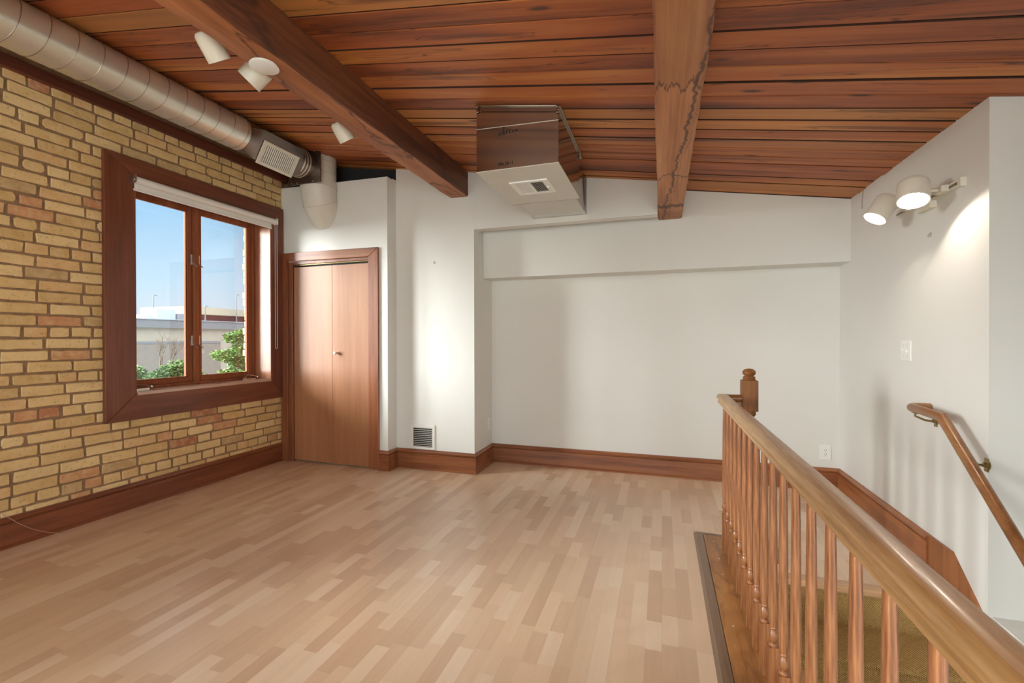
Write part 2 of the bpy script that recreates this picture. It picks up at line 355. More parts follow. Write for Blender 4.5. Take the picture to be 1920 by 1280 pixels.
# floor
m = MB()
for (x0,x1,y0,y1) in ((XL-.3,XO,YB,YO+.06),(XL-.3,XR+.2,YO+.06,YA+.2)):
    m.box(x0,x1,y0,y1,-.02,0)
m.box(XO-.1, XR-.03, YO+.08, YA+.2, -.22, -.03)
struct(m.build('floor', M_FLOOR), 'pale beech three-strip laminate floor')

# ceiling boards
m = MB(); rr = random.Random(3); y = 2.040-.1315*39; k = 0
while y < YA+.2:
    w = .1315; g0 = rr.choice((.0012,.002,.003,.004,.0055)); dz = rr.uniform(-.004, .004); ch = .004
    pr = [(g0,.05),(g0,ch),(g0+ch,0),(w-g0-ch,0),(w-g0,ch),(w-g0,.05)]; sk = rr.uniform(-.002,.002)
    m.prism(pr, lambda p: (XL-.35, y+p[0]+sk, zc(XL-.35)+p[1]+dz), lambda p: (XE+.2, y+p[0]-sk, zc(XE+.2)+p[1]+dz))
    for q in ((0,1,3,4) if rr.random() < .55 else (0,4)): m.m[len(m.m)-8+q] = 2
    y += w; k += 1
m.prism([(YB-.2,.046),(YA+.3,.046),(YA+.3,.08),(YB-.2,.08)], lambda p: (XL-.4,p[0],zc(XL-.4)+p[1]), lambda p: (XE+.3,p[0],zc(XE+.3)+p[1]), mi=1)
struct(m.build('ceiling', [M_DECK, M_BLACK, plain('dark_board_edge', (.035,.012,.007), .9)]), 'sloping ceiling of orange-brown pine boards')

# ------------------------------------------------------------------ brick wall on the left, with two window openings
OY0, OY1, OZ0, OZ1 = 2.36, 3.60, .855, 2.44               # opening of the visible window
W2 = -2.75                                                # second window, nearer than the frame's left edge
m = MB()
def in_open(y0,y1,z0,z1,pad=.03):
    for s in (0, W2):
        if y1 > OY0-pad+s and y0 < OY1+pad+s and z1 > OZ0-pad and z0 < OZ1+pad: return True
    return False
rb = random.Random(11); CH = .0746; zz = .187-.0746*2.45; row = 0
def brick(m, y0, y1, z0, z1, val, rng):
    h, w = z1-z0, y1-y0; rc = rng.uniform(.002,.007); jit = lambda s=.0026: rng.uniform(-s, s); pts = []
    if rng.random() < .10: rc = rng.uniform(.010,.020)
    nseg = 4 if w > .14 else 2
    cor = [(y0+rc,z0),(y1-rc,z0),(y1,z0+rc),(y1,z1-rc),(y1-rc,z1),(y0+rc,z1),(y0,z1-rc),(y0,z0+rc)]
    for i in range(8):
        a, b = cor[i], cor[(i+1)%8]; n = nseg if i in (0,4) else 1
        for q in range(n): pts.append((a[0]+(b[0]-a[0])*q/n+jit(), a[1]+(b[1]-a[1])*q/n+jit()))
    cy, cz = (y0+y1)/2, (z0+z1)/2; d = rng.uniform(-.0015,.0025); n = len(pts)
    def ring(x, ins): return [(x, cy+(p[0]-cy)*(1-ins/(w/2)), cz+(p[1]-cz)*(1-ins/(h/2))) for p in pts]
    vs = ring(XL-.012,0)+ring(XL-.003+d,.0005)+ring(XL+.0005+d,.004)+[(XL+.001+d,cy,cz)]
    fs = []
    for r_ in range(2):
        for i in range(n): fs.append((r_*n+i, r_*n+(i+1)%n, (r_+1)*n+(i+1)%n, (r_+1)*n+i))
    for i in range(n): fs.append((2*n+i, 2*n+(i+1)%n, 3*n))
    m.add(vs, fs, 0, val)
def clip_add(y0,y1,z0,z1,val):
    # cut bricks at the openings
    segs = [(y0,y1)]
    for s in (0, W2):
        a, b = OY0-.05+s, OY1+.05+s
        if z1 > OZ0-.06 and z0 < OZ1+.06:
            ns = []
            for (p,q) in segs:
                if q <= a or p >= b: ns.append((p,q))
                else:
                    if p < a-.03: ns.append((p,a))
                    if q > b+.03: ns.append((b,q))
            segs = ns
    for (p,q) in segs:
        if q-p > .03: brick(m, p, q, z0, z1, val, rb)
while zz < 2.88:
    y = YB-.1 + rb.uniform(0,.2); header = (row % 7 == 3); h = CH-.0130+rb.uniform(-.002,.002)
    while y < YC+.02:
        L = (.104 if (header or rb.random() < .16) else .218)+rb.uniform(-.008,.008); j = rb.uniform(.010,.019)
        y1 = min(y+L, YC+.03); v_ = rb.random()
        if v_ > .84 and rb.random() < .60: v_ = rb.uniform(0,.8)
        z0 = zz+rb.uniform(-.002,.002)
        if z0+h > .12: clip_add(y, y1, z0, z0+h, v_)
        y = y1+j
    zz += CH; row += 1
def wall_with_holes(m, x0, x1, mi, e=.02):
    ys = [YB-.2, OY0+W2-e, OY1+W2+e, OY0-e, OY1+e, YC+.9]; OZ0, OZ1 = .855-e, 2.44+e
    m.box(x0,x1,ys[0],ys[1],-.1,3.3,mi); m.box(x0,x1,ys[2],ys[3],-.1,3.3,mi); m.box(x0,x1,ys[4],ys[5],-.1,3.3,mi)
    for a,b in ((ys[1],ys[2]),(ys[3],ys[4])): m.box(x0,x1,a,b,-.1,OZ0,mi); m.box(x0,x1,a,b,OZ1,3.3,mi)
wall_with_holes(m, XL-.18, XL-.007, 1)
wall_with_holes(m, XL-.40, XL-.26, 1, .10)
# rough outer brick reveal seen through the glass
for s in (0, W2):
    z = OZ0
    while z < OZ1:
        d = rb.uniform(.035,.065); m.box(XL-.40, XL-.28, OY1+.115-d+s, OY1+.14+s, z+.006, z+.068, 0, rb.uniform(0,.8)); z += CH
o = m.build('wall_left', [M_BRICK, M_MORTAR], attr=True); struct(o, 'yellow brick wall with brown mortar and scattered red bricks')

# ------------------------------------------------------------------ white walls
def wall(name, label, boxes, mat=M_WALL):
    m = MB()
    for b in boxes: m.box(*b)
    return struct(m.build(name, mat), label)
# closet front and side: stops short of the ceiling; the void above it is closed with black panels
m = MB(); DX0, DX1, DZ = -3.665, -2.690, 2.045
m.box(XL-.05, DX0, YC, YC+.10, 0, DZ-.0005); m.box(DX1, XC, YC, YC+.10, 0, DZ-.0005)
TOPZ = lambda x: 2.823+(x+3.76)*(-.015)
m.prism([(XL-.05,DZ),(XC,DZ),(XC,TOPZ(XC)),(XL-.05,TOPZ(XL))], lambda p: (p[0],YC,p[1]), lambda p: (p[0],YC+.10,p[1]))
m.box(XC-.08, XC, YC+.1005, YS+.3, 0, 2.815)
struct(m.build('wall_closet', M_WALL), 'white closet wall with stained door')
wall('wall_closet_back', 'near-black panels in place of the unlit void behind the closet top', [(XL-.1, XC-.081, 4.45, 4.5, 0, 3.4), (XL-.1, XC-.081, YC+.101, 4.45, 2.70, 2.74), (XL-.1, XC-.001, YS+.03, YS+.06, 2.745, 3.4)], plain('unlit_void_black', (.02,.02,.022), .9))  # shade of the unlit void put into the near-black panel colour
wall('wall_back', 'white back wall right of the closet', [(XC-.0005, XJ, YS, YS+.12, 0, 3.2), (XJ-.12, XJ, YS+.1205, YA-.0005, 0, 3.2)])
wall('wall_back_upper', 'white upper wall panel above the alcove', [(XJ+.0005, XB2, YS, YS+.10, ZT, 3.2)])
wall('wall_alcove', 'white back wall of the alcove', [(XJ-.1, XR-.0005, YA, YA+.12, -.1, 3.2)])
wall('wall_soffit', 'white dropped soffit above the alcove', [(XJ+.0005, XR-.0005, YF, YA-.0005, ZS, 3.2)])
wall('wall_right', 'white right wall with handrail and spotlights', [(XR, XR+.14, YN+.12, YA+.12, -1.8, 3.0), (XR, XR+.14, YN, YN+.12, -1.8, -.1)])
wall('wall_stairwell', 'white stairwell wall below the ledge', [(XR, XR+.14, YB, YN, -2.2, .006), (XO-.12, XO, YB, YO-.02, -2.2, -.02)])
wall('wall_return', 'white return wall beside the stairwell corner', [(XR, XE+.1, YN, YN+.12, -.1, 3.0)])
wall('trim_1', 'white ledge beside the stairwell', [(XR+.012, XE+.1, YB, YN+.001, -.03, .010)], M_WHITE)
wall('wall_light_block', 'unseen white wall added to block fill light from the return wall', [(XR+.0, XE, .95, 1.10, .011, 2.9), (XR, XR+.14, YB, .9495, .011, 2.9)])  # added out of view to keep rear fill light off the return wall
wall('wall_right_far', 'white far right wall out of frame', [(XE, XE+.12, YB, YN, -.1, 3.0)])
# unseen rear wall, openings added for the fill lights
m = MB(); RY0, RY1 = YB-.14, YB-.02
for (x0,x1,z0,z1) in ((XL-.1,-3.45,-.1,3.3),(-.95,-.62,-.1,3.3),(1.22,XE+.1,-.1,3.3),(-3.45,-.95,-.1,.5),(-.62,1.22,-.1,.5),(-3.45,-.95,2.5,3.3),(-.62,1.22,2.3,3.3)):
    m.box(x0,x1,RY0,RY1,z0,z1)
struct(m.build('wall_rear', M_WALL), 'white wall behind the camera with openings added for fill light')

# ledger above the brick
struct(MB().box(XL-.02, XL+.035, YB, YC+.05, 2.888, 2.965).build('trim_2', M_LEDGER, bevel=.004), 'dark red ledger board over the brick wall')
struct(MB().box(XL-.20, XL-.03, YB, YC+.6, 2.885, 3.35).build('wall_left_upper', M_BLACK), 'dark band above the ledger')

# ------------------------------------------------------------------ baseboards with moulded cap and shoe
# profile (out from wall, height)
BP = [(0,0),(.030,0),(.030,.010),(.023,.018),(.019,.020),(.019,.146),(.012,.150),(.012,.153),(.021,.157),(.024,.166),(.019,.176),(.010,.181),(.008,.187),(0,.187)]
def base(name, label, segs, mat):
    m = MB()
    for (a, b, nrm, ma, mb) in segs:   # a,b wall-line endpoints (x,y); nrm out direction; mitre slopes at ends
        a, b = Vector(a), Vector(b); d = (b-a).normalized(); nv = Vector(nrm)
        f0 = lambda p: (a.x+nv.x*p[0]+d.x*p[0]*ma, a.y+nv.y*p[0]+d.y*p[0]*ma, p[1])
        f1 = lambda p: (b.x+nv.x*p[0]+d.x*p[0]*mb, b.y+nv.y*p[0]+d.y*p[0]*mb, p[1])
        m.prism(BP, f0, f1)
    return struct(m.build(name, mat), label)
base('baseboard_left', 'dark red-brown baseboard under the brick wall', [((XL,YB),(XL,YC-.02),(1,0),0,0)], M_TRIM)
base('baseboard_closet', 'short baseboard block at the closet corner', [((-2.578,YC),(XC,YC),(0,-1),0,1),((XC,YC),(XC,YS),(1,0),-1,-1)], M_TRIMX)
base('baseboard_back', 'baseboard under the return grille', [((XC,YS),(XJ,YS),(0,-1),1,1),((XJ,YS),(XJ,YA),(1,0),-1,-1)], M_TRIMX)
base('baseboard_alcove', 'baseboard along the alcove wall', [((XJ,YA),(XR,YA),(0,-1),1,-1)], M_TRIMX)
YE = 3.055
base('baseboard_right', 'baseboard along the right wall ending at the stair skirt', [((XR,YE),(XR,YA),(-1,0),0,-1)], wood('stained_trim_wood_right', (.17,.050,.016), (.33,.112,.038), (.45,.17,.062), 'y', .36, .25))
# flat stair skirt on the right wall
m = MB(); sk = [(YE,-.02),(YE,.187),(2.845,.187),(2.60,-.012),(1.0,-1.14),(1.0,-1.5),(2.55,-.42)]
m.prism(sk, lambda p: (XR+.001,p[0],p[1]), lambda p: (XR-.013,p[0],p[1]))
m.prism([(YE,.0),(YE,.018),(2.77,.018),(2.77,0)], lambda p: (XR-.012,p[0],p[1]), lambda p: (XR-.028,p[0],p[1]))
struct(m.build('trim_3', wood('skirt_wood', (.16,.046,.014), (.33,.115,.036), (.46,.185,.062), 'z', .4, .2, scale=.6), bevel=.002), 'flat stained skirt board running down beside the stairs')

# ------------------------------------------------------------------ beams
m = MB(); B1L, B1R, B1Z = -1.900, -1.715, 2.583
def beam_mesh(x0,x1,z0,y0,y1,rng,wob=.003):
    m = MB(); n = 60; prof_n = 8; vs = []; fs = []
    for i in range(n+1):
        y = y0+(y1-y0)*i/n; o = [rng.uniform(-wob,wob) for _ in range(6)]
        c = .010+rng.uniform(-.004,.004)
        P_ = [(x0+o[0]*.4,zc(x0)+.03),(x0+o[1],z0+c),(x0+c+o[2],z0+o[2]*.5),(x1-c+o[3],z0+o[3]*.5),(x1+o[4],z0+c),(x1+o[5]*.4,zc(x1)+.03)]
        vs += [(p[0],y,p[1]) for p in P_]
    k = 6
    for i in range(n):
        for j in range(k): fs.append((i*k+j, i*k+(j+1)%k, (i+1)*k+(j+1)%k, (i+1)*k+j))
    fs += [tuple(range(k)), tuple(range(n*k,(n+1)*k))]; m.add(vs, fs)
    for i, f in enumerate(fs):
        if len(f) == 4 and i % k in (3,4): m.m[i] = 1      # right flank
    return m
rg = random.Random(5)
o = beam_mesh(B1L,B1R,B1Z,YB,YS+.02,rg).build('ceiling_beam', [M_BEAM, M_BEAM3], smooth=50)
tag(o, 'dark timber ceiling beam on the left with a round white disc under it', 'beam')
o = beam_mesh(-.028,.163,2.278,YB,YF+.02,rg).build('ceiling_beam', [M_BEAM2, M_BEAM2], smooth=50)
tag(o, 'paler water-stained timber ceiling beam on the right, ending in the soffit', 'beam')

# ------------------------------------------------------------------ window (casing, jamb, sashes)
def window(dy, name, label):
    t = thing(name, label, 'window', (XL, 2.97+dy, 1.65), kind='structure'); del t['category']
    cx0, cx1 = XL-.004, XL+.030
    oy0, oy1, oz0, oz1 = 2.160+dy, 3.765+dy, .657, 2.602; iy0, iy1, iz0, iz1 = 2.362+dy, 3.606+dy, .850, 2.470
    def mit(quad, nm, mat):
        mm = MB(); mm.prism(quad, lambda p: (cx0,p[0],p[1]), lambda p: (cx1,p[0],p[1])); return mm.build(nm, mat, t, bevel=.004)
    g = .0008
    mit([(oy0,oz0+g),(oy0,oz1-g),(iy0,iz1-g),(iy0,iz0+g)], 'casing_board', M_CASEZ)
    mit([(oy1,oz0+g),(iy1,iz0+g),(iy1,iz1-g),(oy1,oz1-g)], 'casing_board', M_CASEZ)
    mit([(oy0+g,oz0),(iy0+g,iz0),(iy1-g,iz0),(oy1-g,oz0)], 'casing_board', M_CASE)
    mit([(oy0+g,oz1),(oy1-g,oz1),(iy1-g,iz1),(iy0+g,iz1)], 'casing_board', M_CASE)
    jx = XL-.235; mm = MB()
    mm.box(jx, XL+.024, iy0-.012, iy0+.006, iz0-.01, iz1+.01); mm.box(jx, XL+.024, iy1-.006, iy1+.012, iz0-.01, iz1+.01)
    mm.box(jx, XL+.024, iy0, iy1, iz1-.022, iz1+.010)
    mm.build('jamb', M_JAMB, t, bevel=.003)
    mm = MB(); mm.box(jx, XL+.031, iy0+.006, iy1-.006, iz0-.014, iz0+.012); mm.build('sill', wood('sill_glare_wood_%s' % name, (.36,.20,.14), (.52,.34,.26), (.62,.45,.36), 'y', .2, .7), t, bevel=.004)  # glare of the sky is put into the pale sill colour
    # stops around the sashes
    fx0, fx1 = XL-.245, XL-.175; mm = MB()
    fy0, fy1, fz0, fz1 = iy0+.006, iy1-.006, iz0+.012, iz1-.022; cy = 2.977+dy
    mm.box(fx0, fx1, fy0, fy0+.028, fz0, fz1); mm.box(fx0, fx1, fy1-.028, fy1, fz0, fz1)
    mm.box(fx0, fx1, fy0, fy1, fz0, fz0+.022); mm.box(fx0, fx1, fy0, fy1, fz1-.024, fz1)
    mm.box(fx0, fx1+.012, cy-.022, cy+.022, fz0, fz1)
    mm.build('window_frame', M_SASH, t, bevel=.003)
    for (a,b,side) in ((fy0+.030, cy-.024, 1), (cy+.024, fy1-.030, -1)):
        z0, z1 = fz0+.024, fz1-.026; sx0, sx1 = XL-.232, XL-.190; st = .040; mm = MB()
        mm.box(sx0,sx1,a,a+st,z0,z1); mm.box(sx0,sx1,b-st,b,z0,z1); mm.box(sx0,sx1,a+st,b-st,z0,z0+st); mm.box(sx0,sx1,a+st,b-st,z1-st,z1)
        # glazing bead
        for e in ((a+st,a+st+.008,z0+st,z1-st),(b-st-.008,b-st,z0+st,z1-st),(a+st,b-st,z0+st,z0+st+.008),(a+st,b-st,z1-st-.008,z1-st)):
            mm.box(sx0+.006, sx1-.010, *e)
        s_ = mm.build('sash', M_SASH, t, bevel=.002)
        mm = MB(); mm.box(XL-.214, XL-.210, a+st-.004, b-st+.004, z0+st-.004, z1-st+.004); mm.build('glass_pane', M_GLASS, s_)
        # casement locks on the meeting side
        e = b if side == 1 else a
        for lz in (1.245, 1.96):
            mm = MB(); mm.box(sx1, sx1+.012, e-.018, e+.018, lz-.045, lz+.045)
            mm.tube([(sx1+.012, e, lz-.03),(sx1+.035, e+.004, lz-.045),(sx1+.055, e+.012, lz-.065)], .0045, 8)
            mm.build('sash_lock', M_STEEL, s_, bevel=.002)
    # folding crank operators on the sill
    for cyy in (2.47+dy, 3.47+dy):
        mm = MB(); zb = iz0+.012
        mm.lathe([(.020,0),(.020,.012),(.012,.022)], (XL-.13,cyy-.04,zb), (0,0,1), 14)
        mm.box(XL-.15, XL-.11, cyy-.075, cyy+.075, zb, zb+.010)
        mm.tube([(XL-.13,cyy-.04,zb+.02),(XL-.125,cyy-.01,zb+.045),(XL-.11,cyy+.035,zb+.036),(XL-.10,cyy+.085,zb+.018)], [.006,.006,.0055,.007], 8)
        mm.lathe([(.004,0),(.009,.004),(.009,.014),(.004,.018)], (XL-.10,cyy+.085,zb+.012), (0,0,1), 12)
        mm.build('window_crank', M_CHROME, t, smooth=40)
    return t
window(0, 'window_1', 'two-sash casement window in wide mitred brown casing')
window(W2, 'window_2', 'second casement window out of frame')
# roller shade, mounted on the casing
t = thing('roller_shade', 'white roller shade rolled up at the top of the window with a beaded cord loop', 'window shade', (XL+.06, 2.98, 2.43))
sx_, sz_ = XL+.064, 2.435
MB().lathe([(.027,0),(.027,1.292)], (sx_,2.335,sz_), (0,1,0), 28).build('shade_roll', M_WHITE, t, smooth=40)
m = MB(); m.box(sx_-.028, sx_-.025, 2.35, 3.60, sz_-.062, sz_); m.build('shade_fabric', M_WHITE, t)
m = MB(); m.lathe([(.008,0),(.008,1.255)], (sx_-.0265,2.347,sz_-.066), (0,1,0), 14); m.build('hem_bar', M_BRIGHTWHITE, t, smooth=40)
for yy_ in (2.327, 3.629):
    m = MB(); m.box(XL+.030, sx_+.030, yy_-.003, yy_+.003, sz_-.028, sz_+.032); m.lathe([(.016,-.006),(.016,.006)], (sx_,yy_,sz_), (0,1,0), 16)
    m.build('bracket', M_STEEL if yy_ < 3 else M_WHITE, t, bevel=.0015)
m = MB(); yA, yB_ = 3.640, 3.664
loop = [(sx_-.02,yA,sz_-.01),(sx_-.02,yA,1.175)]+[(sx_-.02,(yA+yB_)/2-math.cos(a)*.012,1.175-math.sin(a)*.014) for a in [math.pi*i/8 for i in range(1,8)]]+[(sx_-.02,yB_,1.175),(sx_-.02,yB_,sz_-.01)]
m.tube(loop, .0022, 6); m.build('cord_loop', M_BRIGHTWHITE, t)

# ------------------------------------------------------------------ closet door
t = thing('door_1', 'stained birch bifold closet door with a small pale knob', 'door', (-3.16, YC, 0), kind='structure'); del t['category']
m = MB(); cy0, cy1 = YC-.022, YC
def mit2(q, nm, mat):
    mm = MB(); mm.prism(q, lambda p: (p[0],cy0,p[1]), lambda p: (p[0],cy1+.0,p[1])); return mm.build(nm, mat, t, bevel=.003)
mit2([(-3.752,0),(-3.665,0),(-3.665,2.055),(-3.752,2.142)], 'door_casing', M_TRIMZ)
mit2([(DX1,0),(-2.578,0),(-2.578,2.135),(DX1,2.050)], 'door_casing', M_TRIMZ)
mit2([(-3.751,2.143),(-3.664,2.056),(DX1-.001,2.051),(-2.579,2.136)], 'door_casing', M_TRIMX)
m = MB(); m.box(-3.666,-3.612,YC-.006,YC+.10,0,2.05); m.box(-3.612,DX1+.001,YC-.004,YC+.10,2.022,2.052); m.box(DX1,DX1+.016,YC+.001,YC+.10,0,2.05)
m.build('door_jamb', M_TRIMZ, t, bevel=.003)
MB().box(-3.612, DX1, YC+.030, YC+.05, 1.995, 2.022).build('door_track', M_BLACK, t)
MB().box(-3.612, DX1, YC+.012, YC+.09, 2.014, 2.022).build('track_rail', M_BRASS, t)
xm = (-3.610+DX1)/2+.018
dl = MB().box(-3.606, xm-.0012, YC+.006, YC+.036, .016, 1.994).build('door_leaf', M_DOOR, t, bevel=.0015)
dr = MB().box(xm+.0012, DX1-.002, YC+.006, YC+.036, .012, 1.994).build('door_leaf', M_DOOR, t, bevel=.0015)
MB().lathe([(.008,0),(.008,.012),(.016,.018),(.019,.026),(.016,.034),(.008,.038)], (xm+.055,YC+.006,1.118), (0,-1,0), 20).build('door_knob', M_CREAM, dr, smooth=40)
MB().box(XL+.0, -2.70, 4.30, 4.32, 0, 2.2).build('closet_interior', M_BLACK, t)

# ------------------------------------------------------------------ spiral duct along the brick wall
DXC, DZC, DR = -3.220, 2.902, .130
t = thing('spiral_duct', 'long round galvanised spiral duct running along the top of the brick wall', 'duct', (DXC, 1.0, DZC))
MB().lathe([(DR,0),(DR,2.80-YB+.02)], (DXC,YB,DZC), (0,1,0), 56).build('duct_pipe', M_DUCT, t, smooth=40)
m = MB(); pts = []; pitch = .1225; nst = int((2.79-YB)/pitch*36); ph = -.20
for i in range(nst):
    a = 2*math.pi*i/36; pts.append((DXC+math.cos(a)*(DR+.0005), YB+.02+pitch*i/36, DZC+math.sin(a)*(DR+.0005)))
m.tube(pts, .0028, 5); m.build('spiral_seam', galv('seam_metal', (.50,.42,.36), .45), t)
# transition to the square plenum turned 30 degrees
def sq(c, half, ang, k):
    n = 32; out = []
    for i in range(n):
        a = 2*math.pi*i/n; ca, sa = math.cos(a), math.sin(a); s_ = 1/max(abs(ca), abs(sa)); r_ = half*((1-k)+k*s_)
        x = r_*ca; z = r_*sa; out.append((c[0]+x*math.cos(ang)-z*math.sin(ang), c[1], c[2]+x*math.sin(ang)+z*math.cos(ang)))
    return out
def loft(rings):
    m = MB(); n = len(rings[0]); vs = [v for r_ in rings for v in r_]; fs = []
    for i in range(len(rings)-1):
        for k in range(n): fs.append((i*n+k, i*n+(k+1)%n, (i+1)*n+(k+1)%n, (i+1)*n+k))
    fs += [tuple(range(n)), tuple(range((len(rings)-1)*n, len(rings)*n))]; m.add(vs, fs); return m
an = R(-30)
loft([sq((DXC,2.801,DZC),.132,an,0), sq((DXC,2.815,DZC),.132,an,0), sq((DXC,2.90,DZC),.126,an,1), sq((DXC,3.32,DZC),.126,an,1), sq((DXC,3.40,DZC),.132,an,0), sq((DXC,3.499,DZC),.132,an,0)]).build('register_box', M_DARKMETAL, t, smooth=30)
m = MB()
for yy_ in (3.37,3.405,3.44): m.lathe([(.1335,0),(.136,.006),(.1335,.012)], (DXC,yy_,DZC), (0,1,0), 40)
m.build('elbow_ribs', M_DUCT, t, smooth=40)
# register on the lower right face
nv = Vector((math.cos(an),0,math.sin(an))); tv = Vector((-math.sin(an),0,math.cos(an))); yv = Vector((0,1,0))
rc_ = Vector((DXC,3.105,DZC))+nv*.135-tv*.046
t = thing('duct_register', 'cream louvred register on the side of the round duct', 'air register', tuple(rc_))
m = MB(); hl, hw, fwid = .188, .098, .026
for (cy_,cz_,ly,lz) in ((0,hw-fwid/2,hl,fwid/2),(0,-hw+fwid/2,hl,fwid/2),(hl-fwid/2,0,fwid/2,hw-fwid),(-hl+fwid/2,0,fwid/2,hw-fwid)):
    m.obox(rc_+yv*cy_+tv*cz_, yv, tv, nv, ly, lz, .006)
m.build('register_frame', M_CREAM, t, bevel=.002)
m = MB(); m.obox(rc_-nv*.006, yv, tv, nv, hl-.012, hw-.012, .001); m.build('register_back', plain('register_shadow', (.10,.085,.07), .8), t)
m = MB()
for i in range(17):
    q = -hl+fwid+.010+(2*(hl-fwid)-.020)*i/16; m.obox(rc_+yv*q-nv*.0005, (yv*.55+nv), tv, (nv*.55-yv), .0052, hw-fwid, .0012)
m.build('louvres', M_CREAM, t)
m = MB(); m.obox(rc_-yv*(hl-.034)-tv*.058+nv*.010, yv, tv, nv, .006, .003, .008); m.build('damper_lever', M_CREAM, t)
# end plate and painted elbow into the closet wall
t = thing('duct_elbow', 'white painted round duct elbow with a dark square cap plate entering the closet wall', 'duct', (-3.21, 3.60, 2.75))
m = MB(); m.box(-3.372, -3.030, 3.500, 3.513, 2.728, 3.035); m.build('cap_plate', M_DARKMETAL, t, bevel=.002)
for (a,b) in ((-3.36,2.742),(-3.30,2.742),(-3.12,2.742),(-3.045,2.742),(-3.045,2.84),(-3.045,2.93),(-3.10,3.02),(-3.20,3.02)): MB().lathe([(.004,0),(.004,.003),(.002,.005)], (a,3.500,b), (0,-1,0), 8).build('rivet', M_STEEL, t)
cxE = -3.208; er = .166
def ringp(c, tilt, r_, n=40):
    # disc whose normal leans from straight down toward +y by tilt
    nrm = Vector((0,math.sin(tilt),-math.cos(tilt))); u_ = Vector((1,0,0)); w_ = nrm.cross(u_)
    return [tuple(Vector(c)+u_*r_*math.cos(2*math.pi*k/n)+w_*r_*math.sin(2*math.pi*k/n)) for k in range(n)]
loft([ringp((cxE,3.680,3.035),0,er), ringp((cxE,3.680,2.735),0,er)]).build('vertical_pipe', M_DUCTWHITE, t, smooth=40)
loft([ringp((cxE,3.680,2.735),0,er+.001), ringp((cxE-.004,3.700,2.640),R(20),er*1.0), ringp((cxE-.008,3.716,2.600),R(27),er)]).build('elbow_gore', M_DUCTWHITE, t, smooth=30)
loft([ringp((cxE-.008,3.716,2.600),R(27),er+.001), ringp((cxE-.022,3.775,2.535),R(52),er*.99), ringp((cxE-.03,3.83,2.50),R(64),er*.98)]).build('elbow_gore', M_DUCTWHITE, t, smooth=30)
m = MB(); m.tube([ringp((cxE-.008,3.716,2.600),R(27),er+.002)[i%40] for i in range(41)], .0022, 5); m.tube([ringp((cxE,3.680,2.735),0,er+.002)[i%40] for i in range(41)], .002, 5)
m.tube([ringp((cxE,3.680,2.86),0,er+.001)[i%40] for i in range(41)], .0022, 5); m.tube([ringp((cxE,3.680,2.97),0,er+.001)[i%40] for i in range(41)], .0022, 5)
m.build('seam', plain('painted_seam', (.50,.46,.38), .5), t)

# ------------------------------------------------------------------ galvanised box under the ceiling
t = thing('duct_box', 'shiny galvanised duct box hanging between the beams with marker writing', 'duct', (-.84, 3.0, 2.5))
bx0, bx1, by0, by1, bz = -1.101, -.578, 2.650, 3.370, 2.296
m = MB(); m.prism([(bx0,bz),(bx1,bz),(bx1,zc(bx1)-.004),(bx0,zc(bx0)-.004)], lambda p: (p[0],by0,p[1]), lambda p: (p[0],by1,p[1])); m.build('box_body', M_BOX, t, bevel=.0015)
m = MB(); m.box(bx0-.001, bx1+.001, by0-.001, by1+.004, bz-.004, bz-.0005); m.build('bottom_panel', M_PANELW, t)
m = MB(); m.prism([(-1.075,2.338),(-.622,2.338),(-.622,zc(-.622)-.004),(-1.075,zc(-1.075)-.004)], lambda p: (p[0],by1,p[1]), lambda p: (p[0],YS,p[1])); m.build('wall_collar', M_BOX, t)
m = MB(); m.box(-1.074, -.624, by1+.002, YS-.03, 2.3345, 2.3375); m.build('collar_panel', M_PANELW, t)
m = MB(); m.box(-1.085, -.612, YS-.045, YS-.0, 2.318, 2.336); m.box(-.622,-.610,YS-.028,YS,2.322,zc(-.61)-.01); m.tube([(-.618,YS-.02,2.34),(-.606,YS-.05,2.66)], .004, 6); m.build('wall_flange', M_STEEL, t)
m = MB()
m.tube([(bx0,by0-.002,2.5610),(bx1,by0-.002,2.5440)], .0022, 6)
m.build('cross_seam', M_STEEL, t)
m = MB(); m.obox((-.84,by0-.006,zc(-.84)-.007), (1,0,-.157), (0,1,0), (.157,0,1), .262, .006, .0025); m.obox((bx1+.006,3.01,zc(bx1)-.009), (1,0,0), (0,1,0), (0,0,1), .006, .36, .003)
m.box(bx0, bx1, by1-.001, by1+.003, bz-.006, bz+.035)
for (x_,y_) in ((bx0+.012,by0-.008),(bx1-.004,by0-.010),(bx1+.010,by1-.004)):
    m.box(x_-.008,x_+.008,y_-.003,y_+.003,zc(x_)-.050,zc(x_)-.010); m.lathe([(.006,0),(.006,.012)], (x_,y_-.012,zc(x_)-.022), (0,-1,0), 8)
m.build('hanging_flange', M_BOX, t, bevel=.001)
# marker writing, hand drawn strokes
glyph = {
 'A': [[(0,0),(.35,1),(.7,0)],[(.15,.4),(.55,.4)]], 'I': [[(.2,0),(.25,1)]], 'R': [[(0,0),(.05,1),(.5,.85),(.45,.55),(.05,.5),(.55,0)]],
 'F': [[(0,0),(.05,1),(.55,1)],[(.03,.55),(.45,.55)]], 'L': [[(.05,1),(0,0),(.5,.02)]], 'o': [[(.25,.55),(.02,.3),(.2,0),(.48,.2),(.42,.5),(.25,.55)]],
 'w': [[(0,.55),(.12,0),(.3,.45),(.5,0),(.7,.6)]], '2': [[(0,.8),(.25,1),(.5,.8),(.05,.05),(.55,0)]], '0': [[(.25,1),(0,.6),(.1,.05),(.45,.1),(.5,.7),(.25,1)]],
 'x': [[(0,.6),(.4,0)],[(.4,.6),(0,0)]], '6': [[(.45,1),(.08,.55),(.08,.1),(.4,.05),(.42,.4),(.1,.42)]], '-': [[(0,.45),(.35,.45)]], '1': [[(.1,.75),(.25,1),(.22,0)]],
 '^': [[(0,.45),(.5,1),(.95,.35)],[(.5,1),(.46,-.2)]] }
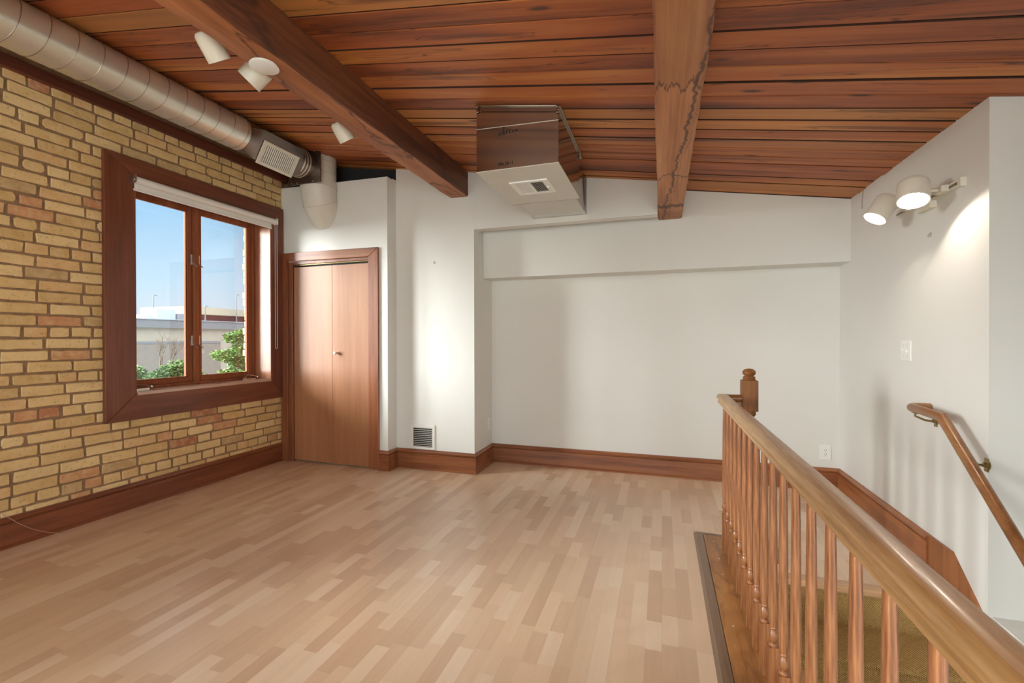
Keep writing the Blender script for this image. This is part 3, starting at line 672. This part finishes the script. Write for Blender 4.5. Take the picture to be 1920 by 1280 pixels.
def write(m, txt, x, z, h, adv, slope=0., lean=.12):
    for ch in txt:
        for st in glyph[ch]:
            m.tube([(x+(p[0]+p[1]*lean)*h*.9, by0-.0012, z+p[1]*h) for p in st], .0021, 4)
        x += adv[0] if ch in 'I1' else adv[1]; z += slope*adv[1]
m = MB(); write(m, 'AIRFLow', -.955, 2.502, .022, (.012,.0195), .10); write(m, '^', -.930, 2.536, .024, (.02,.02), 0, 0); m.build('airflow_note', M_INK, t); m = MB()
write(m, '20x26-1', -.958, 2.318, .020, (.012,.0145), .0); m.build('size_note', M_INK, t)
# register in the bottom panel
t = thing('ceiling_register', 'white two-bank louvred register set in the underside of the duct box', 'air register', (-.836, 3.012, 2.29))
rx0, rx1, ry0, ry1, rz = -.966, -.706, 2.880, 3.146, bz-.004; m = MB()
fwid = .030
m.box(rx0,rx1,ry0,ry0+fwid,rz-.009,rz); m.box(rx0,rx1,ry1-fwid,ry1,rz-.009,rz); m.box(rx0,rx0+fwid+.008,ry0+fwid,ry1-fwid,rz-.009,rz); m.box(rx1-fwid-.008,rx1,ry0+fwid,ry1-fwid,rz-.009,rz)
xm_ = (rx0+rx1)/2; m.box(xm_-.006,xm_+.006,ry0+fwid,ry1-fwid,rz-.009,rz); m.build('register_frame', M_BRIGHTWHITE, t, bevel=.002)
m = MB(); m.box(rx0+.01,rx1-.01,ry0+.01,ry1-.01,rz-.0014,rz-.0006); m.build('register_back', M_BLACK, t)
m = MB(); yc_ = (ry0+ry1)/2; hy_ = (ry1-ry0)/2-fwid
for bank, lean in ((0,.7),(1,-1.1)):
    a_ = rx0+fwid+.008 if bank == 0 else xm_+.006; b_ = xm_-.006 if bank == 0 else rx1-fwid-.008; n_ = 8
    for i in range(n_):
        q = a_+(b_-a_)*(i+.5)/n_; m.obox((q,yc_,rz-.0048), (1,0,lean), (0,1,0), (-lean,0,1), .0056 if bank else .0040, hy_, .0006)
m.build('louvres', M_BRIGHTWHITE, t)
m = MB(); m.box(rx1-.032,rx1-.016,yc_-.004,yc_+.004,rz-.016,rz-.008); m.build('damper_lever', M_BRIGHTWHITE, t, bevel=.001)

# ------------------------------------------------------------------ small wall things
t = thing('return_grille', 'white slatted return air grille low on the wall beside the closet', 'air register', (-2.198, YS, .31))
gx0, gx1, gz0, gz1 = -2.329, -2.064, .190, .428; m = MB(); fwid = .030; yf = YS-.009
m.box(gx0,gx1,yf,YS,gz0,gz0+.022); m.box(gx0,gx1,yf,YS,gz1-.030,gz1); m.box(gx0,gx0+fwid,yf,YS,gz0+.022,gz1-.030); m.box(gx1-fwid,gx1,yf,YS,gz0+.022,gz1-.030)
m.build('grille_frame', M_WHITE, t, bevel=.003)
MB().box(gx0+.01,gx1-.01,YS-.0016,YS-.0006,gz0+.01,gz1-.01).build('grille_back', M_BLACK, t)
m = MB()
for i in range(11):
    q = gz0+.028+(gz1-gz0-.062)*i/10; m.obox(((gx0+gx1)/2,YS-.0055,q), (1,0,0), (0,1,-.75), (0,.75,1), (gx1-gx0)/2-fwid, .0062, .0011)
m.build('louvres', M_WHITE, t)
for gx_ in (gx0+.013, gx1-.013): MB().lathe([(.003,0),(.003,.002)], (gx_,yf,.31), (0,-1,0), 8).build('screw', M_STEEL, t)

def plate_local(c, u, n, w, h, kind, label, name='wall_outlet', cat='outlet'):
    c, u, n, z = Vector(c), Vector(u), Vector(n), Vector((0,0,1))
    t = thing(name, label, cat, tuple(c))
    m = MB(); m.obox(c+n*.003, u, z, n, w/2, h/2, .003); m.build('cover_plate', M_BRIGHTWHITE, t, bevel=.002)
    if kind == 'outlet':
        m = MB(); m.obox(c+n*.006, u, z, n, .0165, .034, .0025); r_ = m.build('receptacle', M_BRIGHTWHITE, t, bevel=.002)
        m = MB()
        for s in (-1,1):
            for q in (-1,1): m.obox(c+n*.0087+z*(s*.0175+.004)+u*(q*.0065), u, z, n, .0012, .0045, .0003)
            m.obox(c+n*.0087+z*(s*.0175-.008), u, z, n, .0022, .0024, .0003)
        m.build('slots', M_BLACK, r_)
    else:
        for s in (-1,1):
            m = MB(); m.obox(c+n*.006+u*s*.023, u, z, n, .0055, .0125, .0008); b_ = m.build('switch_slot', M_WHITE, t)
            m = MB(); m.obox(c+n*.010+u*s*.023+z*(.004*s), u, z+n*.5*s, n-z*.5*s, .0035, .009, .004); m.build('toggle', M_BRIGHTWHITE, b_, bevel=.001)
    for s in ((-1,1) if kind != 'outlet' else (0,)):
        if kind == 'outlet': MB().lathe([(.0022,0),(.0022,.0012)], c+n*.0085, tuple(n), 8).build('screw', M_STEEL, t)
        else:
            for q in (-1,1): MB().lathe([(.0022,0),(.0022,.0012)], c+n*.006+u*s*.023+z*q*.033, tuple(n), 8).build('screw', M_STEEL, t)
    return t
plate_local((1.281,YA,.312), (1,0,0), (0,-1,0), .080, .122, 'outlet', 'white duplex outlet on the alcove wall near the right corner')
plate_local((XJ,4.300,.40), (0,1,0), (1,0,0), .075, .120, 'outlet', 'white outlet on the narrow side wall of the alcove, left of the back wall')
plate_local((XR,3.312,1.178), (0,1,0), (-1,0,0), .118, .118, 'switch', 'white double light switch plate on the right wall above the handrail', 'light_switch', 'light switch')
def hook(c, n, label):
    c, n = Vector(c), Vector(n); m = MB(); z = Vector((0,0,1))
    m.obox(c+n*.002, z.cross(n), z, n, .006, .012, .002)
    m.tube([c+n*.003+z*.004, c+n*.012+z*.0, c+n*.014-z*.010, c+n*.008-z*.014], .0018, 6)
    tag(m.build('wall_hook', M_STEEL), label, 'hook')
hook((-2.070,YS,1.986), (0,-1,0), 'small metal picture hook on the white wall above the return grille')
hook((XR,3.055,1.812), (-1,0,0), 'small metal hook on the right wall below the spotlights')
m = MB(); m.tube([(XR-.003,3.92,zc(XR)-.005),(XR-.006,3.93,2.26),(XR-.005,3.94,2.19)], .0022, 6); tag(m.build('wire', plain('grey_wire', (.30,.26,.22), .5)), 'short thin wire hanging from the ceiling on the right wall', 'wire')
# thin cable at lower left
m = MB(); P0, P1, P2, P3 = Vector((XL+.012,1.50,.42)), Vector((XL+.03,1.62,.22)), Vector((XL+.05,1.72,.06)), Vector((-3.685,1.895,.004)); pts = []
for i in range(21):
    s = i/20; pts.append(P0*(1-s)**3+P1*3*s*(1-s)**2+P2*3*s*s*(1-s)+P3*s**3)
m.tube(pts, .0018, 6); tag(m.build('cable', plain('pink_cable', (.42,.25,.19), .5)), 'thin pinkish cable drooping over the left baseboard to the floor', 'cable')
# disc under the beam
t = thing('ceiling_disc', 'round white cover disc under the left ceiling beam', 'cover plate', (-1.832,1.735,B1Z))
MB().lathe([(.060,0),(.060,-.006),(.066,-.009),(.066,-.014),(.060,-.017),(.001,-.018)], (-1.832,1.735,B1Z+.002), (0,0,1), 40).build('disc', M_BRIGHTWHITE, t, smooth=30)

# ------------------------------------------------------------------ track light heads
def head_parts(parent, base, axis, r_, L, lit, body_mat):
    """cylinder head: base = closed end centre, axis towards the opening"""
    ax = Vector(axis).normalized(); b = Vector(base); hp = MB()
    prof = [(r_*.55,0),(r_*.82,.004),(r_*.97,.016),(r_,.035),(r_,L),(r_*.93,L),(r_*.90,L-.012),(r_*.86,L*.55)]
    hp.lathe(prof, b, ax, 40)
    h = hp.build('lamp_head', body_mat, parent, smooth=35)
    bl = MB(); bl.lathe([(r_*.62,0),(r_*.66,.004),(r_*.5,.010),(.002,.014)], b+ax*(L*.60), ax, 32)
    bl.build('bulb', M_BULB if lit else M_BRIGHTWHITE, h, smooth=40)
    return ax, b
T = thing('track_light', 'cream wall track with two lit cylinder spotlights on the right wall', 'track light', (XR, 2.98, 2.0))
m = MB(); m.box(XR-.020, XR, 2.770, 3.395, 1.985, 2.020); m.build('track', M_CREAM, T, bevel=.001)
MB().box(XR-.0215, XR-.0195, 2.785, 3.385, 1.996, 2.009).build('track_slot', M_DARKMETAL, T)
MB().box(XR-.024, XR, 2.752, 2.772, 1.980, 2.024).build('end_cap', M_CREAM, T, bevel=.001)
MB().box(XR-.030, XR, 3.000, 3.125, 1.945, 1.984).build('feed_box', M_CREAM, T, bevel=.002)
heads = [((1.2195,2.856,2.049), (-.162,-.38,-.91), .067, .120, 2.885), ((1.259,3.206,2.068), (-.546,-.109,-.83), .060, .145, 3.200)]
for (b_, ax_, r_, L_, ay_) in heads:
    ax, b = head_parts(T, b_, ax_, r_, L_, True, M_CREAM); mid = b+ax*L_*.45
    m = MB(); m.box(XR-.052, XR-.020, ay_-.035, ay_+.035, 1.988, 2.018); q = Vector((XR-.045,ay_,2.003)); side = (q-mid).normalized()
    m.tube([mid+side*(r_-.004), q], .008, 10); m.lathe([(.011,-.012),(.011,.012)], mid+side*(r_+.004), tuple(side), 12)
    m.tube([q+Vector((0,0,0)), q+Vector((0,0,.03))], .003, 6)
    m.build('arm', M_CREAM, T, smooth=40)
    lo = lamp('spot_lamp', 'SPOT', tuple(b+ax*(L_*.80)), tuple(ax), energy=3.2, spot_size=R(150), spot_blend=.2, shadow_soft_size=.018, color=(1,.90,.76))
# unlit heads hanging beyond the left beam
T = thing('track_light', 'cream track with three unlit spotlight heads behind the left ceiling beam', 'track light', (-2.02, 2.05, 2.9))
zt_ = zc(-2.03)-.03
MB().box(-2.045, -2.015, 1.35, 3.0, zt_-.004, zt_+.018).build('track', M_CREAM, T, bevel=.001)
for (o_, ax_, r_, L_) in (((-2.02,1.655,2.592), (.01,.77,-.90), .052, .125), ((-2.02,1.815,2.579), (-.62,-.20,-.65), .062, .125), ((-2.02,2.595,2.598), (.22,.67,-.90), .055, .125)):
    b_ = tuple(Vector(o_)-Vector(ax_).normalized()*L_)
    ax, b = head_parts(T, b_, ax_, r_, L_, False, M_CREAM)
    m = MB(); m.tube([b+ax*.03, (b.x,b.y,zt_+.01)], .008, 8); m.box(-2.05,-2.01,b.y-.03,b.y+.03,zt_-.02,zt_-.004); m.build('arm', M_CREAM, T, smooth=40)

# ------------------------------------------------------------------ handrail on the right wall
T = thing('wall_handrail', 'round wooden handrail on the right wall bending down the stairs', 'handrail', (XR-.09, 2.8, .87))
hx = 1.292; pts = [(XR-.004,3.052,.876),(hx+.045,3.055,.876),(hx+.018,3.050,.876),(hx+.003,3.035,.875),(hx,3.010,.875),(hx,2.752,.868),(hx,2.10,.345),(hx,.6,-.86)]
m = MB(); m.tube(pts, .0225, 24); m.build('rail', M_HAND, T, smooth=35)
def bracket(y, z):
    m = MB(); m.lathe([(.024,0),(.024,.003),(.010,.006),(.010,.016)], (XR,y,z-.062), (-1,0,0), 18); m.obox((XR-.003,y,z-.062), (0,1,0), (0,0,1), (1,0,0), .011, .030, .003)
    m.tube([(XR-.012,y,z-.066),(XR-.050,y,z-.060),(hx,y,z-.040),(hx,y,z-.020)], .0055, 8); m.obox((hx,y,z-.024), (0,1,0), (1,0,0), (0,0,1), .022, .008, .002)
    m.build('bracket', M_BRASS, T, smooth=40)
bracket(3.000, .874); bracket(2.600, .745)
bracket(1.2, -.38)

# ------------------------------------------------------------------ stair rail
BX = .360; YT = 3.078; RZ = .910
T = thing('stair_railing', 'oak stair railing with turned balusters, moulded rail and ball-top newel post', 'railing', (BX, 2.0, .012))
hp = [(0,0),(.014,-.0008),(.024,-.004),(.031,-.010),(.035,-.019),(.0345,-.027),(.031,-.033),(.025,-.036),(.0235,-.040),(.0275,-.044),(.0290,-.050),(.0275,-.056),(.022,-.058)]
prof = hp + [(-x,z) for (x,z) in hp[::-1][:-1]]
m = MB(); m.prism(prof, lambda p: (BX+p[0],-.6,RZ+p[1]), lambda p: (BX+p[0],YT-p[0],RZ+p[1])); m.build('handrail', M_OAK, T, smooth=30)
m = MB(); m.prism(prof, lambda p: (BX+p[0],YT-p[0],RZ+p[1]), lambda p: (.462,YT-p[0],RZ+p[1])); m.build('return_rail', M_OAKX, T, smooth=30)
# baluster
def baluster_mb(y):
    m = MB(); s = .0148; z0 = .012
    m.box(BX-s,BX+s,y-s,y+s,z0,z0+.192)
    pr = [(.0135,.192),(.0143,.196),(.0130,.201),(.0090,.205),(.0105,.209),(.0140,.216),(.0150,.226),(.0140,.237),(.0105,.244),(.0088,.248),(.0110,.252),(.0125,.254),(.0108,.257),(.0108,.262),(.0128,.290),(.0138,.330),(.0138,.400),(.0130,.560),(.0118,.700),(.0106,.800),(.0100,.846)]
    m.lathe(pr, (BX,y,z0), (0,0,1), 20); return m
b0 = None; NB = 27
for i in range(NB):
    y = 3.007-.1395*i
    if b0 is None: b0 = baluster_mb(y).build('baluster', M_OAKZ, T, smooth=35); y_0 = y
    else:
        c = b0.copy(); c.location = (0, y-y_0, 0); c.parent = T; col.objects.link(c)
# newel post
NX, NYc, nh = .5035, 3.080, .0435
m = MB(); z0 = .012
m.box(NX-nh,NX+nh,NYc-nh,NYc+nh,z0,z0+.24)
m.lathe([(.040,.24),(.042,.246),(.034,.256),(.040,.268),(.043,.280),(.036,.292),(.030,.300),(.034,.330),(.040,.400),(.040,.480),(.034,.620),(.028,.740),(.026,.765),(.034,.775),(.038,.785),(.036,.797),(.041,.8035)], (NX,NYc,z0), (0,0,1), 28)
nb = m.build('newel_post', M_NEWEL, T, smooth=35)
MB().box(NX-nh,NX+nh,NYc-nh,NYc+nh,.8150,.9990).build('newel_block', M_NEWEL, nb, bevel=.002)
MB().lathe([(.033,0),(.036,.003),(.036,.008),(.031,.011),(.034,.016),(.034,.021),(.026,.024),(.024,.027),(.033,.034),(.037,.044),(.036,.054),(.029,.063),(.016,.069),(.004,.071)], (NX,NYc,.9990), (0,0,1), 32).build('newel_cap', M_NEWEL, nb, smooth=40)
# oak shoe board and dark border
t = thing('balustrade_base', 'stained oak base board with a dark grey-brown border under the balusters', 'floor board', (.36, 2.0, 0))
m = MB(); m.prism([(.250,YB),(XO,YB),(XO,YO+.0),(XO,2.865),(.600,2.865),(.600,3.122),(.250,3.122)], lambda p: (p[0],p[1],.0), lambda p: (p[0],p[1],.012)); m.build('oak_board', M_BASE, t, bevel=.002)
m = MB(); rp = [(0,0),(.010,.007),(.016,.012),(.052,.012),(.056,.009),(.057,0)]
m.prism(rp, lambda p: (.193+p[0],YB,p[1]), lambda p: (.193+p[0],3.162-p[0]*.70,p[1]))
m.prism(rp, lambda p: (.193+p[0],3.162-p[0]*.70,p[1]), lambda p: (.657-p[0]*.95,3.162-p[0]*.70,p[1]))
m.prism(rp, lambda p: (.657-p[0],3.162-p[0]*.70,p[1]), lambda p: (.657-p[0],2.862,p[1]))
m.build('border_strip', M_DARKTRIM, t)
for (x_,y_) in ((.300,3.03),(.305,2.80),(.292,2.16),(.305,2.62)): MB().lathe([(.0035,0),(.003,.0015)], (x_,y_,.012), (0,0,1), 8).build('nail_head', M_CREAM, t)

# ------------------------------------------------------------------ stairs
T = thing('staircase', 'carpeted staircase descending beside the railing with a beech landing nosing', 'stairs', (.93, 2.0, -.5))
m = MB(); ns = [(YO+.062,-.030),(YO+.062,.004),(YO+.02,.006),(YO-.002,.003),(YO-.010,-.008),(YO-.010,-.022),(YO-.004,-.032),(YO+.02,-.034)]
m.prism(ns, lambda p: (XO,p[0],p[1]), lambda p: (XR-.002,p[0],p[1])); m.build('landing_nosing', wood('beech_nosing', (.40,.20,.085), (.52,.29,.14), (.62,.39,.22), 'x', .35, .3), T, smooth=30)
st = []; RH, TD = .190, .270; y = YO+.012; z = -.032; prof = [(y+.02,z),(y,z)]
for k in range(1,8):
    zt2 = -RH*k
    prof += [(y,zt2+.012),(y-.004,zt2+.003),(y-.012,zt2)]
    yn_ = YO+.010-TD*k
    prof += [(yn_-.012,zt2),(yn_-.022,zt2-.006),(yn_-.024,zt2-.018),(yn_-.016,zt2-.032),(yn_,zt2-.040)]
    y = yn_
prof += [(y,-RH*8)]
under = [(p[0]+.02,p[1]-.02) for p in prof][::-1]
m = MB()
n = len(prof)
vs = [(XO+.002,p[0],p[1]) for p in prof]+[(XR-.014,p[0],p[1]) for p in prof]; fs = [(i,i+1,n+i+1,n+i) for i in range(n-1)]
m.add(vs, fs)
vs2 = [(XO+.002,p[0],p[1]) for p in [(q[0]+.03,q[1]-.03) for q in prof]]+[(XR-.014,p[0],p[1]) for p in [(q[0]+.03,q[1]-.03) for q in prof]]
m.add(vs2, fs)
m.build('stair_carpet', M_CARPET, T, smooth=50)

# ------------------------------------------------------------------ outside the window
M_TAN = plain('tan_masonry', (.54,.475,.39), .9, var=.05, scale=2.)
M_GREYCAP = plain('grey_fascia', (.27,.285,.31), .8, var=.05)
M_PANEL = plain('taupe_panel', (.33,.29,.255), .9, var=.06, scale=3.)
M_MAROON = plain('maroon_cladding', (.12,.035,.045), .8)
M_ROOFW = plain('pale_rooftop_metal', (.50,.55,.62), .6)
M_EAVE = plain('beige_eave', (.50,.44,.33), .8)
M_POLE = plain('pole_grey', (.20,.21,.23), .6)
M_GROUND = plain('asphalt_ground', (.26,.255,.24), .95)
t = thing('warehouse_building', 'long tan masonry building with a grey fascia band outside the window', 'building', (-30,22,-3.5))
MB().box(-46,-30,4,52,-3.5,2.02).build('masonry_wall', M_TAN, t)
MB().box(-46.1,-29.8,4,52,2.02,2.53).build('fascia_band', M_GREYCAP, t)
MB().box(-46,-29.75,4,52,2.53,2.58).build('roof_edge', M_ROOFW, t)
MB().box(-30.06,-29.98,8,24.5,-3.4,1.03).build('taupe_panel', M_PANEL, t)
MB().box(-30.1,-29.96,8,24.5,1.03,1.17).build('panel_lintel', M_GREYCAP, t)
t = thing('rooftop_unit', 'pale rooftop equipment above the grey fascia band', 'rooftop equipment', (-42,28.6,2.5))
m = MB(); m.box(-43,-41,27.6,29.2,2.58,3.95); m.box(-43,-41,26.6,27.3,2.58,3.40); m.build('housing', M_ROOFW, t, bevel=.05)
MB().box(-43,-41,29.3,31.2,2.58,3.62).build('side_unit', M_GREYCAP, t, bevel=.05)
t = thing('maroon_building', 'low maroon building with a beige eave seen in the right pane', 'building', (-50,40,-3.5))
MB().box(-56,-50,36.5,60,-3.5,4.15).build('cladding', M_MAROON, t); MB().box(-56.5,-49.2,36.2,60,4.15,4.95).build('eave', M_EAVE, t)
for (px,py,pz,lab) in ((-48,32.0,5.7,'thin grey light pole standing behind the building in the left pane'),(-48,41.3,6.6,'tall grey light pole in the right pane beside the brick reveal'),(-48,37.4,5.0,'short thin light pole in the right pane near the sash')):
    t = thing('light_pole', lab, 'light pole', (px,py,-3.5), 'light poles beyond the building')
    MB().tube([(px,py,-3.5),(px,py,pz)], [.09,.05], 8).build('pole', M_POLE, t); MB().box(px-.05,px+.05,py-.05,py+.35,pz-.02,pz+.05).build('lamp_arm', M_POLE, t)
o = MB().box(-90,-6,-60,110,-3.7,-3.5).build('ground', M_GROUND); struct(o, 'pale asphalt ground outside')
# leaves
def leaf_mat(name, a, b, c):
    t = NT(name); at = t.n('ShaderNodeAttribute', attribute_name='rnd'); t.set(t.ramp(at.outputs['Fac'], [(0,a),(.5,b),(1,c)]), .6)
    t.b.inputs['Transmission Weight'].default_value = 0.; return t.m
M_LEAF = leaf_mat('green_leaf', (.03,.10,.02), (.12,.28,.05), (.34,.52,.13)); M_LEAFD = leaf_mat('dark_leaf', (.025,.085,.02), (.08,.20,.04), (.22,.38,.09))
M_BARK = plain('bark', (.13,.09,.065), .9)
def leaves(m, c, rad, n, s, rng):
    for _ in range(n):
        while True:
            d = Vector((rng.uniform(-1,1), rng.uniform(-1,1), rng.uniform(-1,1)))
            if d.length < 1: break
        p = Vector(c)+Vector((d.x*rad[0],d.y*rad[1],d.z*rad[2])); a = Vector((rng.uniform(-1,1),rng.uniform(-1,1),rng.uniform(-.6,.6))).normalized()
        b = a.cross(Vector((rng.uniform(-.4,.4),rng.uniform(-.4,.4),1))).normalized()*s*.38; a = a*s*rng.uniform(.7,1.3)
        m.add([p, p+a*.5+b, p+a, p+a*.5-b], [(0,1,2,3)], 0, rng.random())
rl = random.Random(21)
t = thing('leafy_tree', 'bright green leafy tree in the right pane against the tan building', 'tree', (-10,8.9,-3.5))
m = MB()
for (y,z,ry,rz_) in ((8.65,1.30,.26,.14),(8.85,1.05,.3,.16),(8.30,.88,.30,.13),(8.62,.78,.28,.14),(8.85,.55,.32,.18),(8.50,.42,.25,.10),(9.0,.85,.3,.3),(8.95,.2,.5,.25),(9.1,-.2,.7,.3),(8.8,1.42,.14,.10)):
    leaves(m, (-10+rl.uniform(-.15,.15),y,z), (.30,ry,rz_), 620, .075, rl)
m.build('foliage', M_LEAF, t, attr=True)
m = MB(); m.tube([(-10,9.1,-3.5),(-10,9.05,-1),(-10,8.95,.2),(-10,8.8,1.2)], [.09,.07,.05,.02], 8); m.tube([(-10,8.98,.1),(-10,8.6,.7),(-10,8.2,.85)], [.035,.022,.008], 6); m.tube([(-10,8.95,.5),(-10,9.1,1.0)], [.03,.01], 6); m.build('trunk', M_BARK, t)
t = thing('green_bush', 'green bush below the bare branches in the left pane', 'bush', (-9,6.3,-3.5))
m = MB()
for (y,z,ry,rz_) in ((6.05,.52,.16,.14),(6.22,.62,.16,.16),(6.38,.66,.16,.20),(6.5,.55,.14,.26),(6.3,.35,.35,.2),(6.75,.48,.22,.16)): leaves(m, (-9+rl.uniform(-.1,.1),y,z), (.25,ry,rz_), 520, .06, rl)
m.build('foliage', M_LEAFD, t, attr=True); MB().tube([(-9,6.3,-3.5),(-9,6.3,.5)], [.06,.02], 7).build('trunk', M_BARK, t)
t = thing('green_bush', 'dark green bush at the far left edge of the left pane', 'bush', (-8.4,5.32,-3.5))
m = MB()
for (y,z,ry,rz_) in ((5.32,.70,.13,.13),(5.36,.51,.14,.13),(5.25,.36,.18,.18)): leaves(m, (-8.4,y,z), (.2,ry,rz_), 480, .05, rl)
m.build('foliage', M_LEAFD, t, attr=True); MB().tube([(-8.4,5.3,-3.5),(-8.4,5.3,.5)], [.05,.02], 7).build('trunk', M_BARK, t)
t = thing('bare_shrub', 'leafless branching shrub in front of the tan building, left pane', 'shrub', (-9.9,6.75,-3.5))
m = MB()
def br(p, d, L, r_, k):
    q = p+d*L; m.tube([p, (p+q)/2+Vector((0,rl.uniform(-.02,.02),0)), q], [r_,r_*.8,r_*.6], 5)
    if k:
        for _ in range(3):
            dd = (d+Vector((rl.uniform(-.5,.5),rl.uniform(-.55,.55),rl.uniform(.1,.5)))).normalized(); br(p+d*L*rl.uniform(.5,1.), dd, L*rl.uniform(.5,.75), r_*.6, k-1)
m.tube([(-9.9,6.70,-3.5),(-9.9,6.70,.25)], [.03,.02], 6)
br(Vector((-9.9,6.70,.25)), Vector((0,.05,1)).normalized(), .62, .016, 3); br(Vector((-9.9,6.66,.15)), Vector((0,-.55,.8)).normalized(), 1.05, .018, 2); br(Vector((-9.9,6.70,.25)), Vector((0,.4,.9)).normalized(), .60, .014, 3)
m.build('branches', M_BARK, t)
